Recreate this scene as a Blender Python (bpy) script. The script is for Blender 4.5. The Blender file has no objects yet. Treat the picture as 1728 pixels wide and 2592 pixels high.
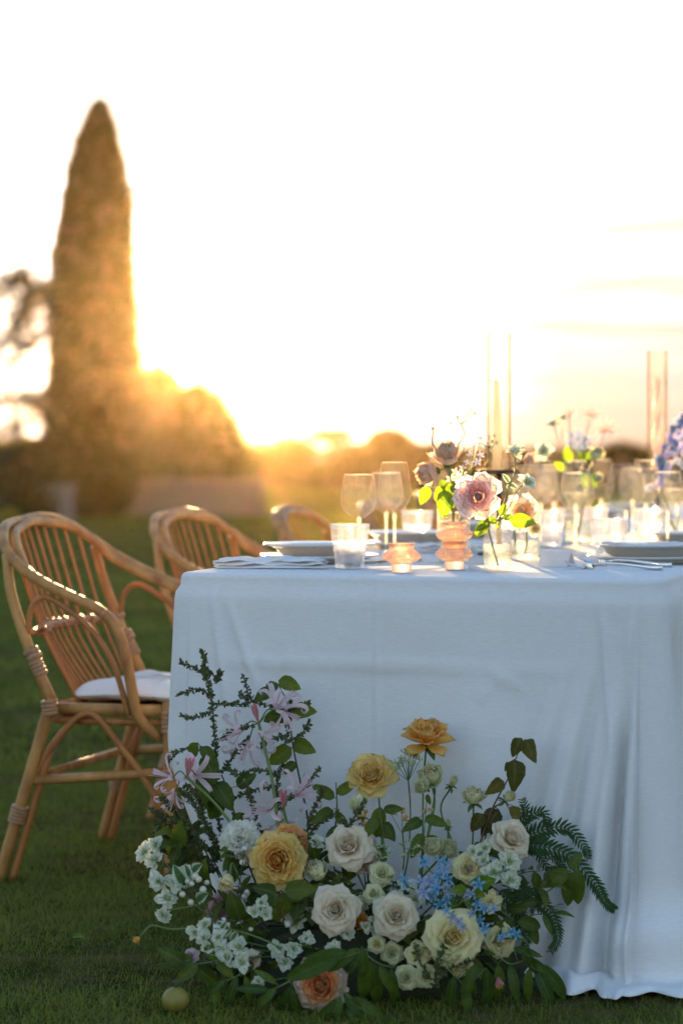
import bpy, bmesh, math, random
import numpy as np
from mathutils import Vector, Matrix, Quaternion, noise

sc = bpy.context.scene
COL = sc.collection
R = math.radians
rnd = random.Random(7)

# ------------------------------------------------------------------ camera, light, exposure
CAM_H, FPX, HORIZON = 0.993, 6120.0, 1140.0
cam_d = bpy.data.cameras.new('camera')
cam = bpy.data.objects.new('camera', cam_d)
COL.objects.link(cam)
cam.location = (0, 0, CAM_H)
cam.rotation_euler = (R(90), 0, 0)
cam_d.sensor_fit = 'VERTICAL'
cam_d.sensor_height = 36.0
cam_d.lens = 85.0
cam_d.shift_y = -(1296 - HORIZON) / 2592.0
cam_d.clip_start = 0.05
cam_d.clip_end = 3000
cam_d.dof.use_dof = True
cam_d.dof.focus_distance = 4.66
cam_d.dof.aperture_fstop = 2.8
sc.camera = cam

SUN_EL, SUN_AZ = R(2.5), R(-3.1)          # azimuth measured from +Y towards +X
world = bpy.data.worlds.new('World')
sc.world = world
world.use_nodes = True
wn, wl = world.node_tree.nodes, world.node_tree.links
wn.clear()
sky = wn.new('ShaderNodeTexSky')
sky.sky_type = 'NISHITA'
sky.sun_disc = False
sky.sun_elevation = SUN_EL
sky.sun_rotation = SUN_AZ
sky.air_density = 1.0
sky.dust_density = 0.2
sky.ozone_density = 2.0
bg = wn.new('ShaderNodeBackground')
bg.inputs['Strength'].default_value = 0.15
wo = wn.new('ShaderNodeOutputWorld')
# thin streaks of cloud low in the sky: stretched noise, all round the horizon
tc = wn.new('ShaderNodeTexCoord')
mp = wn.new('ShaderNodeMapping'); mp.inputs['Scale'].default_value = (5.0, 5.0, 48.0)
mp.inputs['Location'].default_value = (1.7, 0.4, 3.1)
nz = wn.new('ShaderNodeTexNoise'); nz.inputs['Scale'].default_value = 1.0
nz.inputs['Detail'].default_value = 4.0; nz.inputs['Roughness'].default_value = 0.55
cr = wn.new('ShaderNodeValToRGB')
cr.color_ramp.elements[0].position = 0.52; cr.color_ramp.elements[0].color = (0, 0, 0, 1)
cr.color_ramp.elements[1].position = 0.70; cr.color_ramp.elements[1].color = (1, 1, 1, 1)
mixc = wn.new('ShaderNodeMix'); mixc.data_type = 'RGBA'; mixc.blend_type = 'MULTIPLY'
mixc.inputs['B'].default_value = (0.62, 0.55, 0.56, 1)
wl.new(tc.outputs['Generated'], mp.inputs['Vector'])
wl.new(mp.outputs['Vector'], nz.inputs['Vector'])
wl.new(nz.outputs['Fac'], cr.inputs['Fac'])
wl.new(cr.outputs['Color'], mixc.inputs['Factor'])
wl.new(sky.outputs['Color'], mixc.inputs['A'])
# evening tint of the whole sky, and its bright side whitened and compressed in the colour itself
tint_ = wn.new('ShaderNodeVectorMath'); tint_.operation = 'MULTIPLY'; tint_.inputs[1].default_value = (1.09, 1.0, 1.02)
wl.new(mixc.outputs['Result'], tint_.inputs[0])
lum_ = wn.new('ShaderNodeRGBToBW'); wl.new(tint_.outputs[0], lum_.inputs[0])
veil = wn.new('ShaderNodeVectorMath'); veil.operation = 'SCALE'; veil.inputs[0].default_value = (1.08, 1.0, 0.86); wl.new(lum_.outputs[0], veil.inputs['Scale'])
vf = wn.new('ShaderNodeMath'); vf.operation = 'MULTIPLY'; vf.use_clamp = True; vf.inputs[1].default_value = 0.16; wl.new(lum_.outputs[0], vf.inputs[0])
vmix = wn.new('ShaderNodeMix'); vmix.data_type = 'RGBA'; vmix.clamp_factor = True
wl.new(vf.outputs[0], vmix.inputs['Factor']); wl.new(tint_.outputs[0], vmix.inputs['A']); wl.new(veil.outputs[0], vmix.inputs['B'])
dv1 = wn.new('ShaderNodeMath'); dv1.operation = 'MULTIPLY_ADD'; dv1.inputs[1].default_value = 0.34; dv1.inputs[2].default_value = 1.0; wl.new(lum_.outputs[0], dv1.inputs[0])
dv2 = wn.new('ShaderNodeMath'); dv2.operation = 'DIVIDE'; dv2.inputs[0].default_value = 1.0; wl.new(dv1.outputs[0], dv2.inputs[1])
soft = wn.new('ShaderNodeVectorMath'); soft.operation = 'SCALE'; wl.new(vmix.outputs['Result'], soft.inputs[0]); wl.new(dv2.outputs[0], soft.inputs['Scale'])
# peach cloud bank lying on the horizon, burnt through round the sun
def wmath(op, a, b=None, clamp=False):
    n = wn.new('ShaderNodeMath'); n.operation = op; n.use_clamp = clamp
    if op == 'MULTIPLY_ADD': n.inputs[2].default_value = 1 - b
    for i, v in enumerate((a, b)):
        if v is None: continue
        if hasattr(v, 'links'): wl.new(v, n.inputs[i])
        else: n.inputs[i].default_value = v
    return n.outputs[0]
nrm_ = wn.new('ShaderNodeVectorMath'); nrm_.operation = 'NORMALIZE'; wl.new(tc.outputs['Generated'], nrm_.inputs[0])
sepz = wn.new('ShaderNodeSeparateXYZ'); wl.new(nrm_.outputs[0], sepz.inputs[0])
dots = wn.new('ShaderNodeVectorMath'); dots.operation = 'DOT_PRODUCT'; wl.new(nrm_.outputs[0], dots.inputs[0])
dots.inputs[1].default_value = (math.sin(SUN_AZ) * math.cos(SUN_EL), math.cos(SUN_AZ) * math.cos(SUN_EL), math.sin(SUN_EL))
away = wn.new('ShaderNodeMapRange'); away.interpolation_type = 'SMOOTHSTEP'
wl.new(dots.outputs['Value'], away.inputs['Value'])
away.inputs['From Min'].default_value = math.cos(R(1.5)); away.inputs['From Max'].default_value = math.cos(R(8.5))
elv = wmath('ADD', sepz.outputs['Z'], wmath('MULTIPLY', wmath('SUBTRACT', nz.outputs['Fac'], 0.5), 0.10))
low = wn.new('ShaderNodeMapRange'); low.interpolation_type = 'SMOOTHSTEP'; wl.new(elv, low.inputs['Value'])
low.inputs['From Min'].default_value = 0.135; low.inputs['From Max'].default_value = 0.012
bankf = wmath('MULTIPLY', wmath('MULTIPLY_ADD', away.outputs[0], 0.35), wmath('MULTIPLY', wmath('POWER', low.outputs[0], 0.4), 0.98))
bcol = wn.new('ShaderNodeValToRGB'); wl.new(wmath('MULTIPLY', sepz.outputs['Z'], 14.0, True), bcol.inputs['Fac'])
BANK = 0.93
for i_, (p_, c_) in enumerate(((0.0, (0.66, 0.44, 0.32)), (0.22, (0.84, 0.64, 0.52)), (0.45, (0.98, 0.84, 0.74)), (1.0, (1.1, 1.0, 0.92)))):
    e_ = bcol.color_ramp.elements[0] if i_ == 0 else (bcol.color_ramp.elements[1] if i_ == 3 else bcol.color_ramp.elements.new(p_))
    e_.position = p_; e_.color = (*c_, 1)
bsc = wn.new('ShaderNodeVectorMath'); bsc.operation = 'SCALE'; wl.new(wmath('MULTIPLY', wmath('SUBTRACT', 1.25, away.outputs[0]), BANK * 4.0), bsc.inputs['Scale'])
wl.new(bcol.outputs['Color'], bsc.inputs[0])
bmix = wn.new('ShaderNodeMix'); bmix.data_type = 'RGBA'
wl.new(bankf, bmix.inputs['Factor']); wl.new(soft.outputs[0], bmix.inputs['A']); wl.new(bsc.outputs[0], bmix.inputs['B'])
# thin peach-grey streaks of cloud, a few degrees up
mp2 = wn.new('ShaderNodeMapping'); mp2.inputs['Scale'].default_value = (9.0, 9.0, 130.0); mp2.inputs['Location'].default_value = (2.3, 1.1, 0.9)
nz2 = wn.new('ShaderNodeTexNoise'); nz2.inputs['Scale'].default_value = 1.0; nz2.inputs['Detail'].default_value = 5.0; nz2.inputs['Roughness'].default_value = 0.5
wl.new(nrm_.outputs[0], mp2.inputs['Vector']); wl.new(mp2.outputs['Vector'], nz2.inputs['Vector'])
st_ = wn.new('ShaderNodeMapRange'); st_.interpolation_type = 'SMOOTHSTEP'; wl.new(nz2.outputs['Fac'], st_.inputs['Value'])
st_.inputs['From Min'].default_value = 0.49; st_.inputs['From Max'].default_value = 0.58
hi_ = wn.new('ShaderNodeMapRange'); hi_.interpolation_type = 'SMOOTHSTEP'; wl.new(sepz.outputs['Z'], hi_.inputs['Value'])
hi_.inputs['From Min'].default_value = 0.14; hi_.inputs['From Max'].default_value = 0.08
sfac = wmath('MULTIPLY', wmath('MULTIPLY', st_.outputs[0], hi_.outputs[0]), wmath('MULTIPLY', away.outputs[0], 0.92))
smix = wn.new('ShaderNodeMix'); smix.data_type = 'RGBA'; smix.inputs['B'].default_value = (0.69, 0.59, 0.52, 1)
wl.new(sfac, smix.inputs['Factor']); wl.new(bmix.outputs['Result'], smix.inputs['A'])
wl.new(smix.outputs['Result'], bg.inputs['Color'])
wl.new(bg.outputs['Background'], wo.inputs['Surface'])

sun_d = bpy.data.lights.new('sun', 'SUN')
sun_d.energy = 3.4
sun_d.angle = R(0.6)
sun_d.color = (1.0, 0.63, 0.27)
sun = bpy.data.objects.new('sun', sun_d)
COL.objects.link(sun)
to_sun = Vector((math.sin(SUN_AZ) * math.cos(SUN_EL), math.cos(SUN_AZ) * math.cos(SUN_EL), math.sin(SUN_EL)))
sun.rotation_euler = to_sun.to_track_quat('Z', 'Y').to_euler()
sun.location = (0, 0, 30)

sc.view_settings.view_transform = 'Standard'
sc.view_settings.look = 'None'
sc.view_settings.gamma = 1.0
sc.view_settings.exposure = 3.12
sc.cycles.use_denoising = True
sc.cycles.max_bounces = 16
sc.cycles.transparent_max_bounces = 48
sc.cycles.transmission_bounces = 10
sc.cycles.glossy_bounces = 4
sc.cycles.diffuse_bounces = 8
sc.cycles.volume_bounces = 0
sc.cycles.sample_clamp_indirect = 6.0
sc.cycles.caustics_reflective = False
sc.cycles.caustics_refractive = False

# ------------------------------------------------------------------ helpers
def at(px, py, Y):
    """the point of the place seen at photo pixel (px, py) and Y metres away"""
    return Vector(((px - 864.0) / FPX * Y, Y, CAM_H - (py - HORIZON) / FPX * Y))

def on_plane(px, py, z):
    return at(px, py, FPX * (CAM_H - z) / (py - HORIZON))

def tag(o, label=None, cat=None, group=None, kind=None):
    if label: o['label'] = label
    if cat: o['category'] = cat
    if group: o['group'] = group
    if kind: o['kind'] = kind
    return o

def link(o, parent=None):
    COL.objects.link(o)
    if parent is not None: o.parent = parent
    return o

def empty(name, loc, rz=0.0, label=None, cat=None, group=None):
    o = bpy.data.objects.new(name, None)
    o.empty_display_size = 0.05
    link(o)
    o.location = loc
    o.rotation_euler = (0, 0, rz)
    return tag(o, label, cat, group)

def children(o):
    return [c for c in o.children]

def copy_tree(o, parent=None):
    c = o.copy(); COL.objects.link(c); c.parent = parent
    for ch in list(o.children): copy_tree(ch, c)
    return c

class MB:
    """collects shapes for ONE mesh object; every vertex may carry (u, v) for gradients"""
    def __init__(s):
        s.v = []; s.f = []; s.g = []
    def add(s, verts, faces, g=None):
        n = len(s.v)
        s.v += [tuple(p) for p in verts]
        s.g += g if g is not None else [(0.0, 0.0)] * len(verts)
        s.f += [tuple(i + n for i in f) for f in faces]
    def tube(s, pts, rad, n=8, cap=True, flat=1.0):
        pts = [Vector(p) for p in pts]
        m = len(pts)
        if not hasattr(rad, '__len__'): rad = [rad] * m
        tang = []
        for i in range(m):
            a = pts[max(i - 1, 0)]; b = pts[min(i + 1, m - 1)]
            t = (b - a)
            tang.append(t.normalized() if t.length > 1e-9 else Vector((0, 0, 1)))
        ref = Vector((0, 0, 1)) if abs(tang[0].z) < 0.9 else Vector((1, 0, 0))
        nrm = (ref - tang[0] * ref.dot(tang[0])).normalized()
        verts = []; g = []
        for i in range(m):
            nrm = (nrm - tang[i] * nrm.dot(tang[i]))
            nrm = nrm.normalized() if nrm.length > 1e-6 else tang[i].orthogonal().normalized()
            bi = tang[i].cross(nrm)
            for k in range(n):
                a = 2 * math.pi * k / n
                verts.append(pts[i] + (nrm * math.cos(a) + bi * math.sin(a) * flat) * rad[i])
                g.append((k / n, i / max(m - 1, 1)))
        faces = []
        for i in range(m - 1):
            for k in range(n):
                k2 = (k + 1) % n
                faces.append((i * n + k, i * n + k2, (i + 1) * n + k2, (i + 1) * n + k))
        if cap:
            faces.append(tuple(range(n - 1, -1, -1)))
            faces.append(tuple((m - 1) * n + k for k in range(n)))
        s.add(verts, faces, g)
    def lathe(s, prof, n=32, c=(0, 0, 0), closed=False, mod=None):
        verts = []; g = []
        m = len(prof)
        for i, (r, z) in enumerate(prof):
            for k in range(n):
                a = 2 * math.pi * k / n
                rr = r if mod is None else mod(r, z, a)
                verts.append((c[0] + rr * math.cos(a), c[1] + rr * math.sin(a), c[2] + z))
                g.append((k / n, i / (m - 1)))
        faces = []
        for i in range(m - 1 if not closed else m):
            j = (i + 1) % m
            for k in range(n):
                k2 = (k + 1) % n
                faces.append((i * n + k, i * n + k2, j * n + k2, j * n + k))
        s.add(verts, faces, g)
    def box(s, lo, hi):
        x0, y0, z0 = lo; x1, y1, z1 = hi
        s.add([(x0, y0, z0), (x1, y0, z0), (x1, y1, z0), (x0, y1, z0), (x0, y0, z1), (x1, y0, z1), (x1, y1, z1), (x0, y1, z1)],
              [(0, 3, 2, 1), (4, 5, 6, 7), (0, 1, 5, 4), (1, 2, 6, 5), (2, 3, 7, 6), (3, 0, 4, 7)])
    def ball(s, c, r, n=10, m=7, sq=(1, 1, 1)):
        prof = []
        verts = []; faces = []
        for i in range(m + 1):
            ph = math.pi * i / m
            for k in range(n):
                a = 2 * math.pi * k / n
                verts.append((c[0] + r * sq[0] * math.sin(ph) * math.cos(a), c[1] + r * sq[1] * math.sin(ph) * math.sin(a), c[2] + r * sq[2] * math.cos(ph)))
        for i in range(m):
            for k in range(n):
                k2 = (k + 1) % n
                faces.append((i * n + k, (i + 1) * n + k, (i + 1) * n + k2, i * n + k2))
        s.add(verts, faces)
    def mesh(s, name, mat, smooth=True):
        me = bpy.data.meshes.new(name)
        me.from_pydata(s.v, [], s.f)
        if mat: me.materials.append(mat)
        if smooth: me.polygons.foreach_set('use_smooth', [True] * len(me.polygons))
        at_ = me.attributes.new('pet', 'FLOAT_VECTOR', 'POINT')
        arr = np.zeros((len(s.v), 3), dtype=np.float32)
        arr[:, :2] = np.array(s.g, dtype=np.float32).reshape(-1, 2)
        at_.data.foreach_set('vector', arr.ravel())
        me.update()
        return me
    def build(s, name, mat, parent=None, smooth=True):
        o = bpy.data.objects.new(name, s.mesh(name, mat, smooth))
        return link(o, parent)

def mesh_np(name, verts, faces, mat, attr=None, smooth=False):
    me = bpy.data.meshes.new(name)
    nv, nf, k = len(verts), len(faces), faces.shape[1]
    me.vertices.add(nv)
    me.vertices.foreach_set('co', verts.astype(np.float32).ravel())
    me.loops.add(nf * k)
    me.loops.foreach_set('vertex_index', faces.astype(np.int32).ravel())
    me.polygons.add(nf)
    me.polygons.foreach_set('loop_start', np.arange(0, nf * k, k, dtype=np.int32))
    try: me.polygons.foreach_set('loop_total', np.full(nf, k, dtype=np.int32))
    except Exception: pass
    me.update(calc_edges=True)
    if smooth: me.polygons.foreach_set('use_smooth', np.ones(nf, dtype=bool))
    if attr is not None:
        a = me.attributes.new('pet', 'FLOAT_VECTOR', 'POINT')
        a.data.foreach_set('vector', attr.astype(np.float32).ravel())
    if mat: me.materials.append(mat)
    me.validate()
    return me

def spline(pts, n=8):
    """Catmull-Rom through the points"""
    P = [Vector(p) for p in pts]
    out = []
    for i in range(len(P) - 1):
        p0 = P[i - 1] if i else P[0] * 2 - P[1]
        p1, p2 = P[i], P[i + 1]
        p3 = P[i + 2] if i + 2 < len(P) else P[-1] * 2 - P[-2]
        for k in range(n):
            t = k / n
            out.append(0.5 * ((2 * p1) + (-p0 + p2) * t + (2 * p0 - 5 * p1 + 4 * p2 - p3) * t * t + (-p0 + 3 * p1 - 3 * p2 + p3) * t ** 3))
    out.append(P[-1])
    return out

# ------------------------------------------------------------------ materials
def new_mat(name):
    m = bpy.data.materials.new(name); m.use_nodes = True
    nt = m.node_tree; nt.nodes.clear()
    out = nt.nodes.new('ShaderNodeOutputMaterial')
    return m, nt, nt.nodes, nt.links, out

def nnoise(N, L, scale, detail=3, vec='Object', stretch=None):
    t = N.new('ShaderNodeTexCoord'); n = N.new('ShaderNodeTexNoise')
    n.inputs['Scale'].default_value = scale; n.inputs['Detail'].default_value = detail
    if stretch:
        mpn = N.new('ShaderNodeMapping'); mpn.inputs['Scale'].default_value = stretch
        L.new(t.outputs[vec], mpn.inputs['Vector']); L.new(mpn.outputs['Vector'], n.inputs['Vector'])
    else:
        L.new(t.outputs[vec], n.inputs['Vector'])
    return n.outputs['Fac']

def ramp(N, L, fac, stops):
    r = N.new('ShaderNodeValToRGB')
    el = r.color_ramp.elements
    el[0].position = stops[0][0]; el[0].color = (*stops[0][1], 1)
    el[1].position = stops[-1][0]; el[1].color = (*stops[-1][1], 1)
    for p, c in stops[1:-1]:
        e = el.new(p); e.color = (*c, 1)
    L.new(fac, r.inputs['Fac'])
    return r.outputs['Color']

def mixrgb(N, L, fac, a, b, mode='MIX'):
    m = N.new('ShaderNodeMix'); m.data_type = 'RGBA'; m.blend_type = mode
    for key, val in (('Factor', fac), ('A', a), ('B', b)):
        if hasattr(val, 'links'): L.new(val, m.inputs[key])
        elif key == 'Factor': m.inputs[key].default_value = val
        else: m.inputs[key].default_value = (*val, 1)
    return m.outputs['Result']

def bump(N, L, h, strength=0.3, dist=0.002):
    b = N.new('ShaderNodeBump'); b.inputs['Strength'].default_value = strength; b.inputs['Distance'].default_value = dist
    L.new(h, b.inputs['Height'])
    return b.outputs['Normal']

def leafy(name, col_a, col_b, trans=0.4, gloss=0.12, rough=0.45, scale=9.0, rib=None, tint=(1, 1, 1), edge=None, mott=0.78, vary=None):
    """thin surface: diffuse + light passing through + a little gloss; object-random tone; col runs along the blade (pet.y)"""
    m, nt, N, L, out = new_mat(name)
    a = N.new('ShaderNodeAttribute'); a.attribute_name = 'pet'
    sep = N.new('ShaderNodeSeparateXYZ'); L.new(a.outputs['Vector'], sep.inputs[0])
    stops = [(0.0, col_a), (1.0, col_b)] if not isinstance(col_a, list) else col_a
    c = ramp(N, L, sep.outputs['Y'], stops)
    nf = nnoise(N, L, scale, 4)
    dark = ramp(N, L, nf, [(0.3, (mott, mott, mott * 0.96)), (0.7, (2 - mott - 0.12, 2 - mott - 0.14, 2 - mott - 0.17))])
    c = mixrgb(N, L, 1.0, c, dark, 'MULTIPLY')
    oi = N.new('ShaderNodeObjectInfo')
    var = ramp(N, L, oi.outputs['Random'], [(0.0, (0.86, 0.88, 0.84)), (1.0, (1.08, 1.05, 1.08))] if not vary else [(0.0, (0.62, 0.68, 0.72)), (0.5, (1.0, 1.0, 0.9)), (1.0, (1.55, 1.32, 0.85))])
    c = mixrgb(N, L, 1.0, c, var, 'MULTIPLY')
    if rib or edge:
        ab = N.new('ShaderNodeMath'); ab.operation = 'ABSOLUTE'; L.new(sep.outputs['X'], ab.inputs[0])
    if rib:
        mr = N.new('ShaderNodeMapRange'); L.new(ab.outputs[0], mr.inputs['Value'])
        mr.inputs['From Min'].default_value = 0.02; mr.inputs['From Max'].default_value = 0.14
        mr.inputs['To Min'].default_value = 0.8; mr.inputs['To Max'].default_value = 0.0
        c = mixrgb(N, L, mr.outputs[0], c, rib)
    if edge:
        mr = N.new('ShaderNodeMapRange'); L.new(ab.outputs[0], mr.inputs['Value'])
        mr.inputs['From Min'].default_value = 0.45; mr.inputs['From Max'].default_value = 0.7
        c = mixrgb(N, L, mr.outputs[0], c, edge)
    d = N.new('ShaderNodeBsdfDiffuse'); t = N.new('ShaderNodeBsdfTranslucent'); g = N.new('ShaderNodeBsdfGlossy')
    g.inputs['Roughness'].default_value = rough
    L.new(c, d.inputs['Color'])
    tc_ = mixrgb(N, L, 1.0, c, tint, 'MULTIPLY'); L.new(tc_, t.inputs['Color'])
    wv = N.new('ShaderNodeTexWave'); wv.inputs['Scale'].default_value = 1.6; wv.inputs['Distortion'].default_value = 1.5
    wv.bands_direction = 'X'
    sc_ = N.new('ShaderNodeVectorMath'); sc_.operation = 'MULTIPLY'; sc_.inputs[1].default_value = (4.0, 0.6, 1)
    L.new(a.outputs['Vector'], sc_.inputs[0]); L.new(sc_.outputs[0], wv.inputs['Vector'])
    nb = bump(N, L, wv.outputs['Fac'], 0.25, 0.001)
    L.new(nb, d.inputs['Normal']); L.new(nb, g.inputs['Normal'])
    m1 = N.new('ShaderNodeMixShader'); m1.inputs[0].default_value = trans
    L.new(d.outputs[0], m1.inputs[1]); L.new(t.outputs[0], m1.inputs[2])
    fr = N.new('ShaderNodeFresnel'); fr.inputs['IOR'].default_value = 1.4
    ml = N.new('ShaderNodeMath'); ml.operation = 'MULTIPLY'; ml.inputs[1].default_value = gloss * 5
    L.new(fr.outputs[0], ml.inputs[0])
    m2 = N.new('ShaderNodeMixShader'); L.new(ml.outputs[0], m2.inputs[0])
    L.new(m1.outputs[0], m2.inputs[1]); L.new(g.outputs[0], m2.inputs[2])
    L.new(m2.outputs[0], out.inputs['Surface'])
    return m

def solid(name, col, col2=None, rough=0.6, scale=20, stretch=None, bmp=0.0, metal=0.0, spec=0.5, bdist=0.002, coat=0.0):
    m, nt, N, L, out = new_mat(name)
    p = N.new('ShaderNodeBsdfPrincipled')
    p.inputs['Roughness'].default_value = rough; p.inputs['Metallic'].default_value = metal
    p.inputs['Specular IOR Level'].default_value = spec
    p.inputs['Coat Weight'].default_value = coat
    f = nnoise(N, L, scale, 5, stretch=stretch)
    c = ramp(N, L, f, [(0.3, col), (0.72, col2 or tuple(x * 0.7 for x in col))])
    L.new(c, p.inputs['Base Color'])
    if bmp: L.new(bump(N, L, f, bmp, bdist), p.inputs['Normal'])
    L.new(p.outputs[0], out.inputs['Surface'])
    return m

def thin_glass(name, tint=(1, 1, 1), edge_tint=(0.75, 0.66, 0.52), haze=0.06, haze_col=(1, 0.97, 0.9), ior=1.5, rough=0.02, boost=1.6):
    """thin-walled clear glass: light passes, the edges catch it"""
    m, nt, N, L, out = new_mat(name)
    tr = N.new('ShaderNodeBsdfTransparent'); tr.inputs['Color'].default_value = (*tint, 1)
    g = N.new('ShaderNodeBsdfGlossy'); g.inputs['Roughness'].default_value = rough
    lw = N.new('ShaderNodeLayerWeight'); lw.inputs['Blend'].default_value = 0.5
    et = mixrgb(N, L, 0.0, tint, edge_tint); etn = et.node
    pe = N.new('ShaderNodeMath'); pe.operation = 'POWER'; pe.inputs[1].default_value = 2.5; L.new(lw.outputs['Facing'], pe.inputs[0])
    L.new(pe.outputs[0], etn.inputs['Factor']); L.new(et, tr.inputs['Color'])
    pw = N.new('ShaderNodeMath'); pw.operation = 'POWER'; pw.inputs[1].default_value = 7.0; L.new(lw.outputs['Facing'], pw.inputs[0])
    ml = N.new('ShaderNodeMath'); ml.operation = 'MULTIPLY_ADD'; ml.inputs[1].default_value = 0.16 * boost; ml.inputs[2].default_value = 0.035
    L.new(pw.outputs[0], ml.inputs[0])
    m1 = N.new('ShaderNodeMixShader'); L.new(ml.outputs[0], m1.inputs[0])
    tl = N.new('ShaderNodeBsdfTranslucent'); tl.inputs['Color'].default_value = (*haze_col, 1)
    f = nnoise(N, L, 60, 4)
    fm = N.new('ShaderNodeMapRange'); L.new(f, fm.inputs['Value'])
    fm.inputs['From Min'].default_value = 0.35; fm.inputs['From Max'].default_value = 0.7
    fm.inputs['To Min'].default_value = haze * 0.3; fm.inputs['To Max'].default_value = haze * 1.8
    ed = N.new('ShaderNodeMath'); ed.operation = 'MULTIPLY_ADD'; ed.inputs[1].default_value = 0.42 * boost
    L.new(pw.outputs[0], ed.inputs[0]); L.new(fm.outputs[0], ed.inputs[2])
    m0 = N.new('ShaderNodeMixShader'); L.new(ed.outputs[0], m0.inputs[0])
    L.new(tr.outputs[0], m0.inputs[1]); L.new(tl.outputs[0], m0.inputs[2])
    L.new(m0.outputs[0], m1.inputs[1]); L.new(g.outputs[0], m1.inputs[2])
    L.new(m1.outputs[0], out.inputs['Surface'])
    return m

def thick_glass(name, col=(1, 1, 1), k=0.55, haze=0.1, haze_col=None):
    m, nt, N, L, out = new_mat(name)
    gl = N.new('ShaderNodeBsdfGlass'); gl.inputs['IOR'].default_value = 1.45; gl.inputs['Roughness'].default_value = 0.02
    gl.inputs['Color'].default_value = (*col, 1)
    tr = N.new('ShaderNodeBsdfTransparent'); tr.inputs['Color'].default_value = (*col, 1)
    tl = N.new('ShaderNodeBsdfTranslucent'); tl.inputs['Color'].default_value = (*(haze_col or col), 1)
    a = N.new('ShaderNodeMixShader'); a.inputs[0].default_value = k
    L.new(tr.outputs[0], a.inputs[1]); L.new(gl.outputs[0], a.inputs[2])
    b = N.new('ShaderNodeMixShader'); b.inputs[0].default_value = haze
    L.new(a.outputs[0], b.inputs[1]); L.new(tl.outputs[0], b.inputs[2])
    L.new(b.outputs[0], out.inputs['Surface'])
    return m

def cloth_mat(name, col=(0.85, 0.86, 0.87), trans=0.18, weave=True):
    m, nt, N, L, out = new_mat(name)
    d = N.new('ShaderNodeBsdfDiffuse'); t = N.new('ShaderNodeBsdfTranslucent')
    f1 = nnoise(N, L, 60, 4, stretch=(1.0, 1.0, 18.0))         # horizontal slubs of the weave
    f2 = nnoise(N, L, 500, 2, stretch=(1.0, 1.0, 0.5))
    f3 = nnoise(N, L, 3.0, 3)
    c = ramp(N, L, f1, [(0.3, tuple(x * 0.93 for x in col)), (0.7, tuple(min(1, x * 1.04) for x in col))])
    c = mixrgb(N, L, 1.0, c, ramp(N, L, f3, [(0.3, (0.95, 0.95, 0.95)), (0.7, (1.02, 1.02, 1.02))]), 'MULTIPLY')
    L.new(c, d.inputs['Color']); L.new(c, t.inputs['Color'])
    ad = N.new('ShaderNodeMath'); ad.operation = 'ADD'; L.new(f1, ad.inputs[0]); L.new(f2, ad.inputs[1])
    nb = bump(N, L, ad.outputs[0], 0.38, 0.0013)
    L.new(nb, d.inputs['Normal'])
    mx = N.new('ShaderNodeMixShader'); mx.inputs[0].default_value = trans
    L.new(d.outputs[0], mx.inputs[1]); L.new(t.outputs[0], mx.inputs[2])
    L.new(mx.outputs[0], out.inputs['Surface'])
    return m

M = {}
M['cloth'] = cloth_mat('table_linen')
M['napkin'] = cloth_mat('napkin_linen', (0.82, 0.82, 0.84), 0.15)
M['cushion'] = cloth_mat('cushion_cotton', (0.78, 0.80, 0.78), 0.05)
M['rattan'] = solid('rattan_pole', (0.52, 0.28, 0.085), (0.24, 0.10, 0.028), 0.5, 22, (1, 1, 0.5), 0.25, spec=0.35)
M['rattan2'] = solid('rattan_spindle', (0.42, 0.18, 0.055), (0.28, 0.11, 0.03), 0.5, 30, (1, 1, 0.3), 0.1, spec=0.35)
M['binding'] = solid('rattan_binding', (0.42, 0.24, 0.12), (0.26, 0.14, 0.07), 0.5, 60, None, 0.3)
M['china'] = solid('stoneware_glaze', (0.62, 0.60, 0.56), (0.58, 0.56, 0.52), 0.15, 4, None, 0.0, coat=0.5)
M['steel'] = solid('polished_steel', (0.72, 0.72, 0.72), (0.62, 0.62, 0.62), 0.14, 30, None, 0.0, metal=1.0)
M['iron'] = solid('dark_metal', (0.03, 0.03, 0.03), (0.05, 0.045, 0.04), 0.5, 30, None, 0.1, metal=0.6)
M['paper'] = cloth_mat('card_paper', (0.86, 0.82, 0.80), 0.2)
M['wax'] = leafy('candle_wax', (0.96, 0.92, 0.86), (0.96, 0.92, 0.86), 0.62, 0.05, 0.3, 5)
M['wick'] = solid('wick', (0.03, 0.025, 0.02), None, 0.8)
M['glass'] = thin_glass('wine_glass', haze=0.012, boost=1.5)
M['stemglass'] = thin_glass('glass_stem', haze=0.13, boost=1.6)
M['cyl'] = thin_glass('hurricane_glass', (0.97, 0.96, 0.93), (0.35, 0.25, 0.12), haze=0.01, boost=0.6)
M['tumbler'] = thick_glass('tumbler_glass', (1, 1, 1), 0.45, 0.025, (1, 0.97, 0.93))
M['vase'] = thin_glass('vase_glass', haze=0.03, boost=1.3)
M['water'] = thick_glass('vase_water', (0.93, 0.97, 0.93), 0.35, 0.05)
M['amber'] = thick_glass('amber_glass', (1.0, 0.87, 0.78), 0.7, 0.04, (1.0, 0.68, 0.50))
M['wood'] = solid('table_wood', (0.30, 0.19, 0.10), None, 0.6, 8, (1, 12, 12), 0.1)
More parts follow.
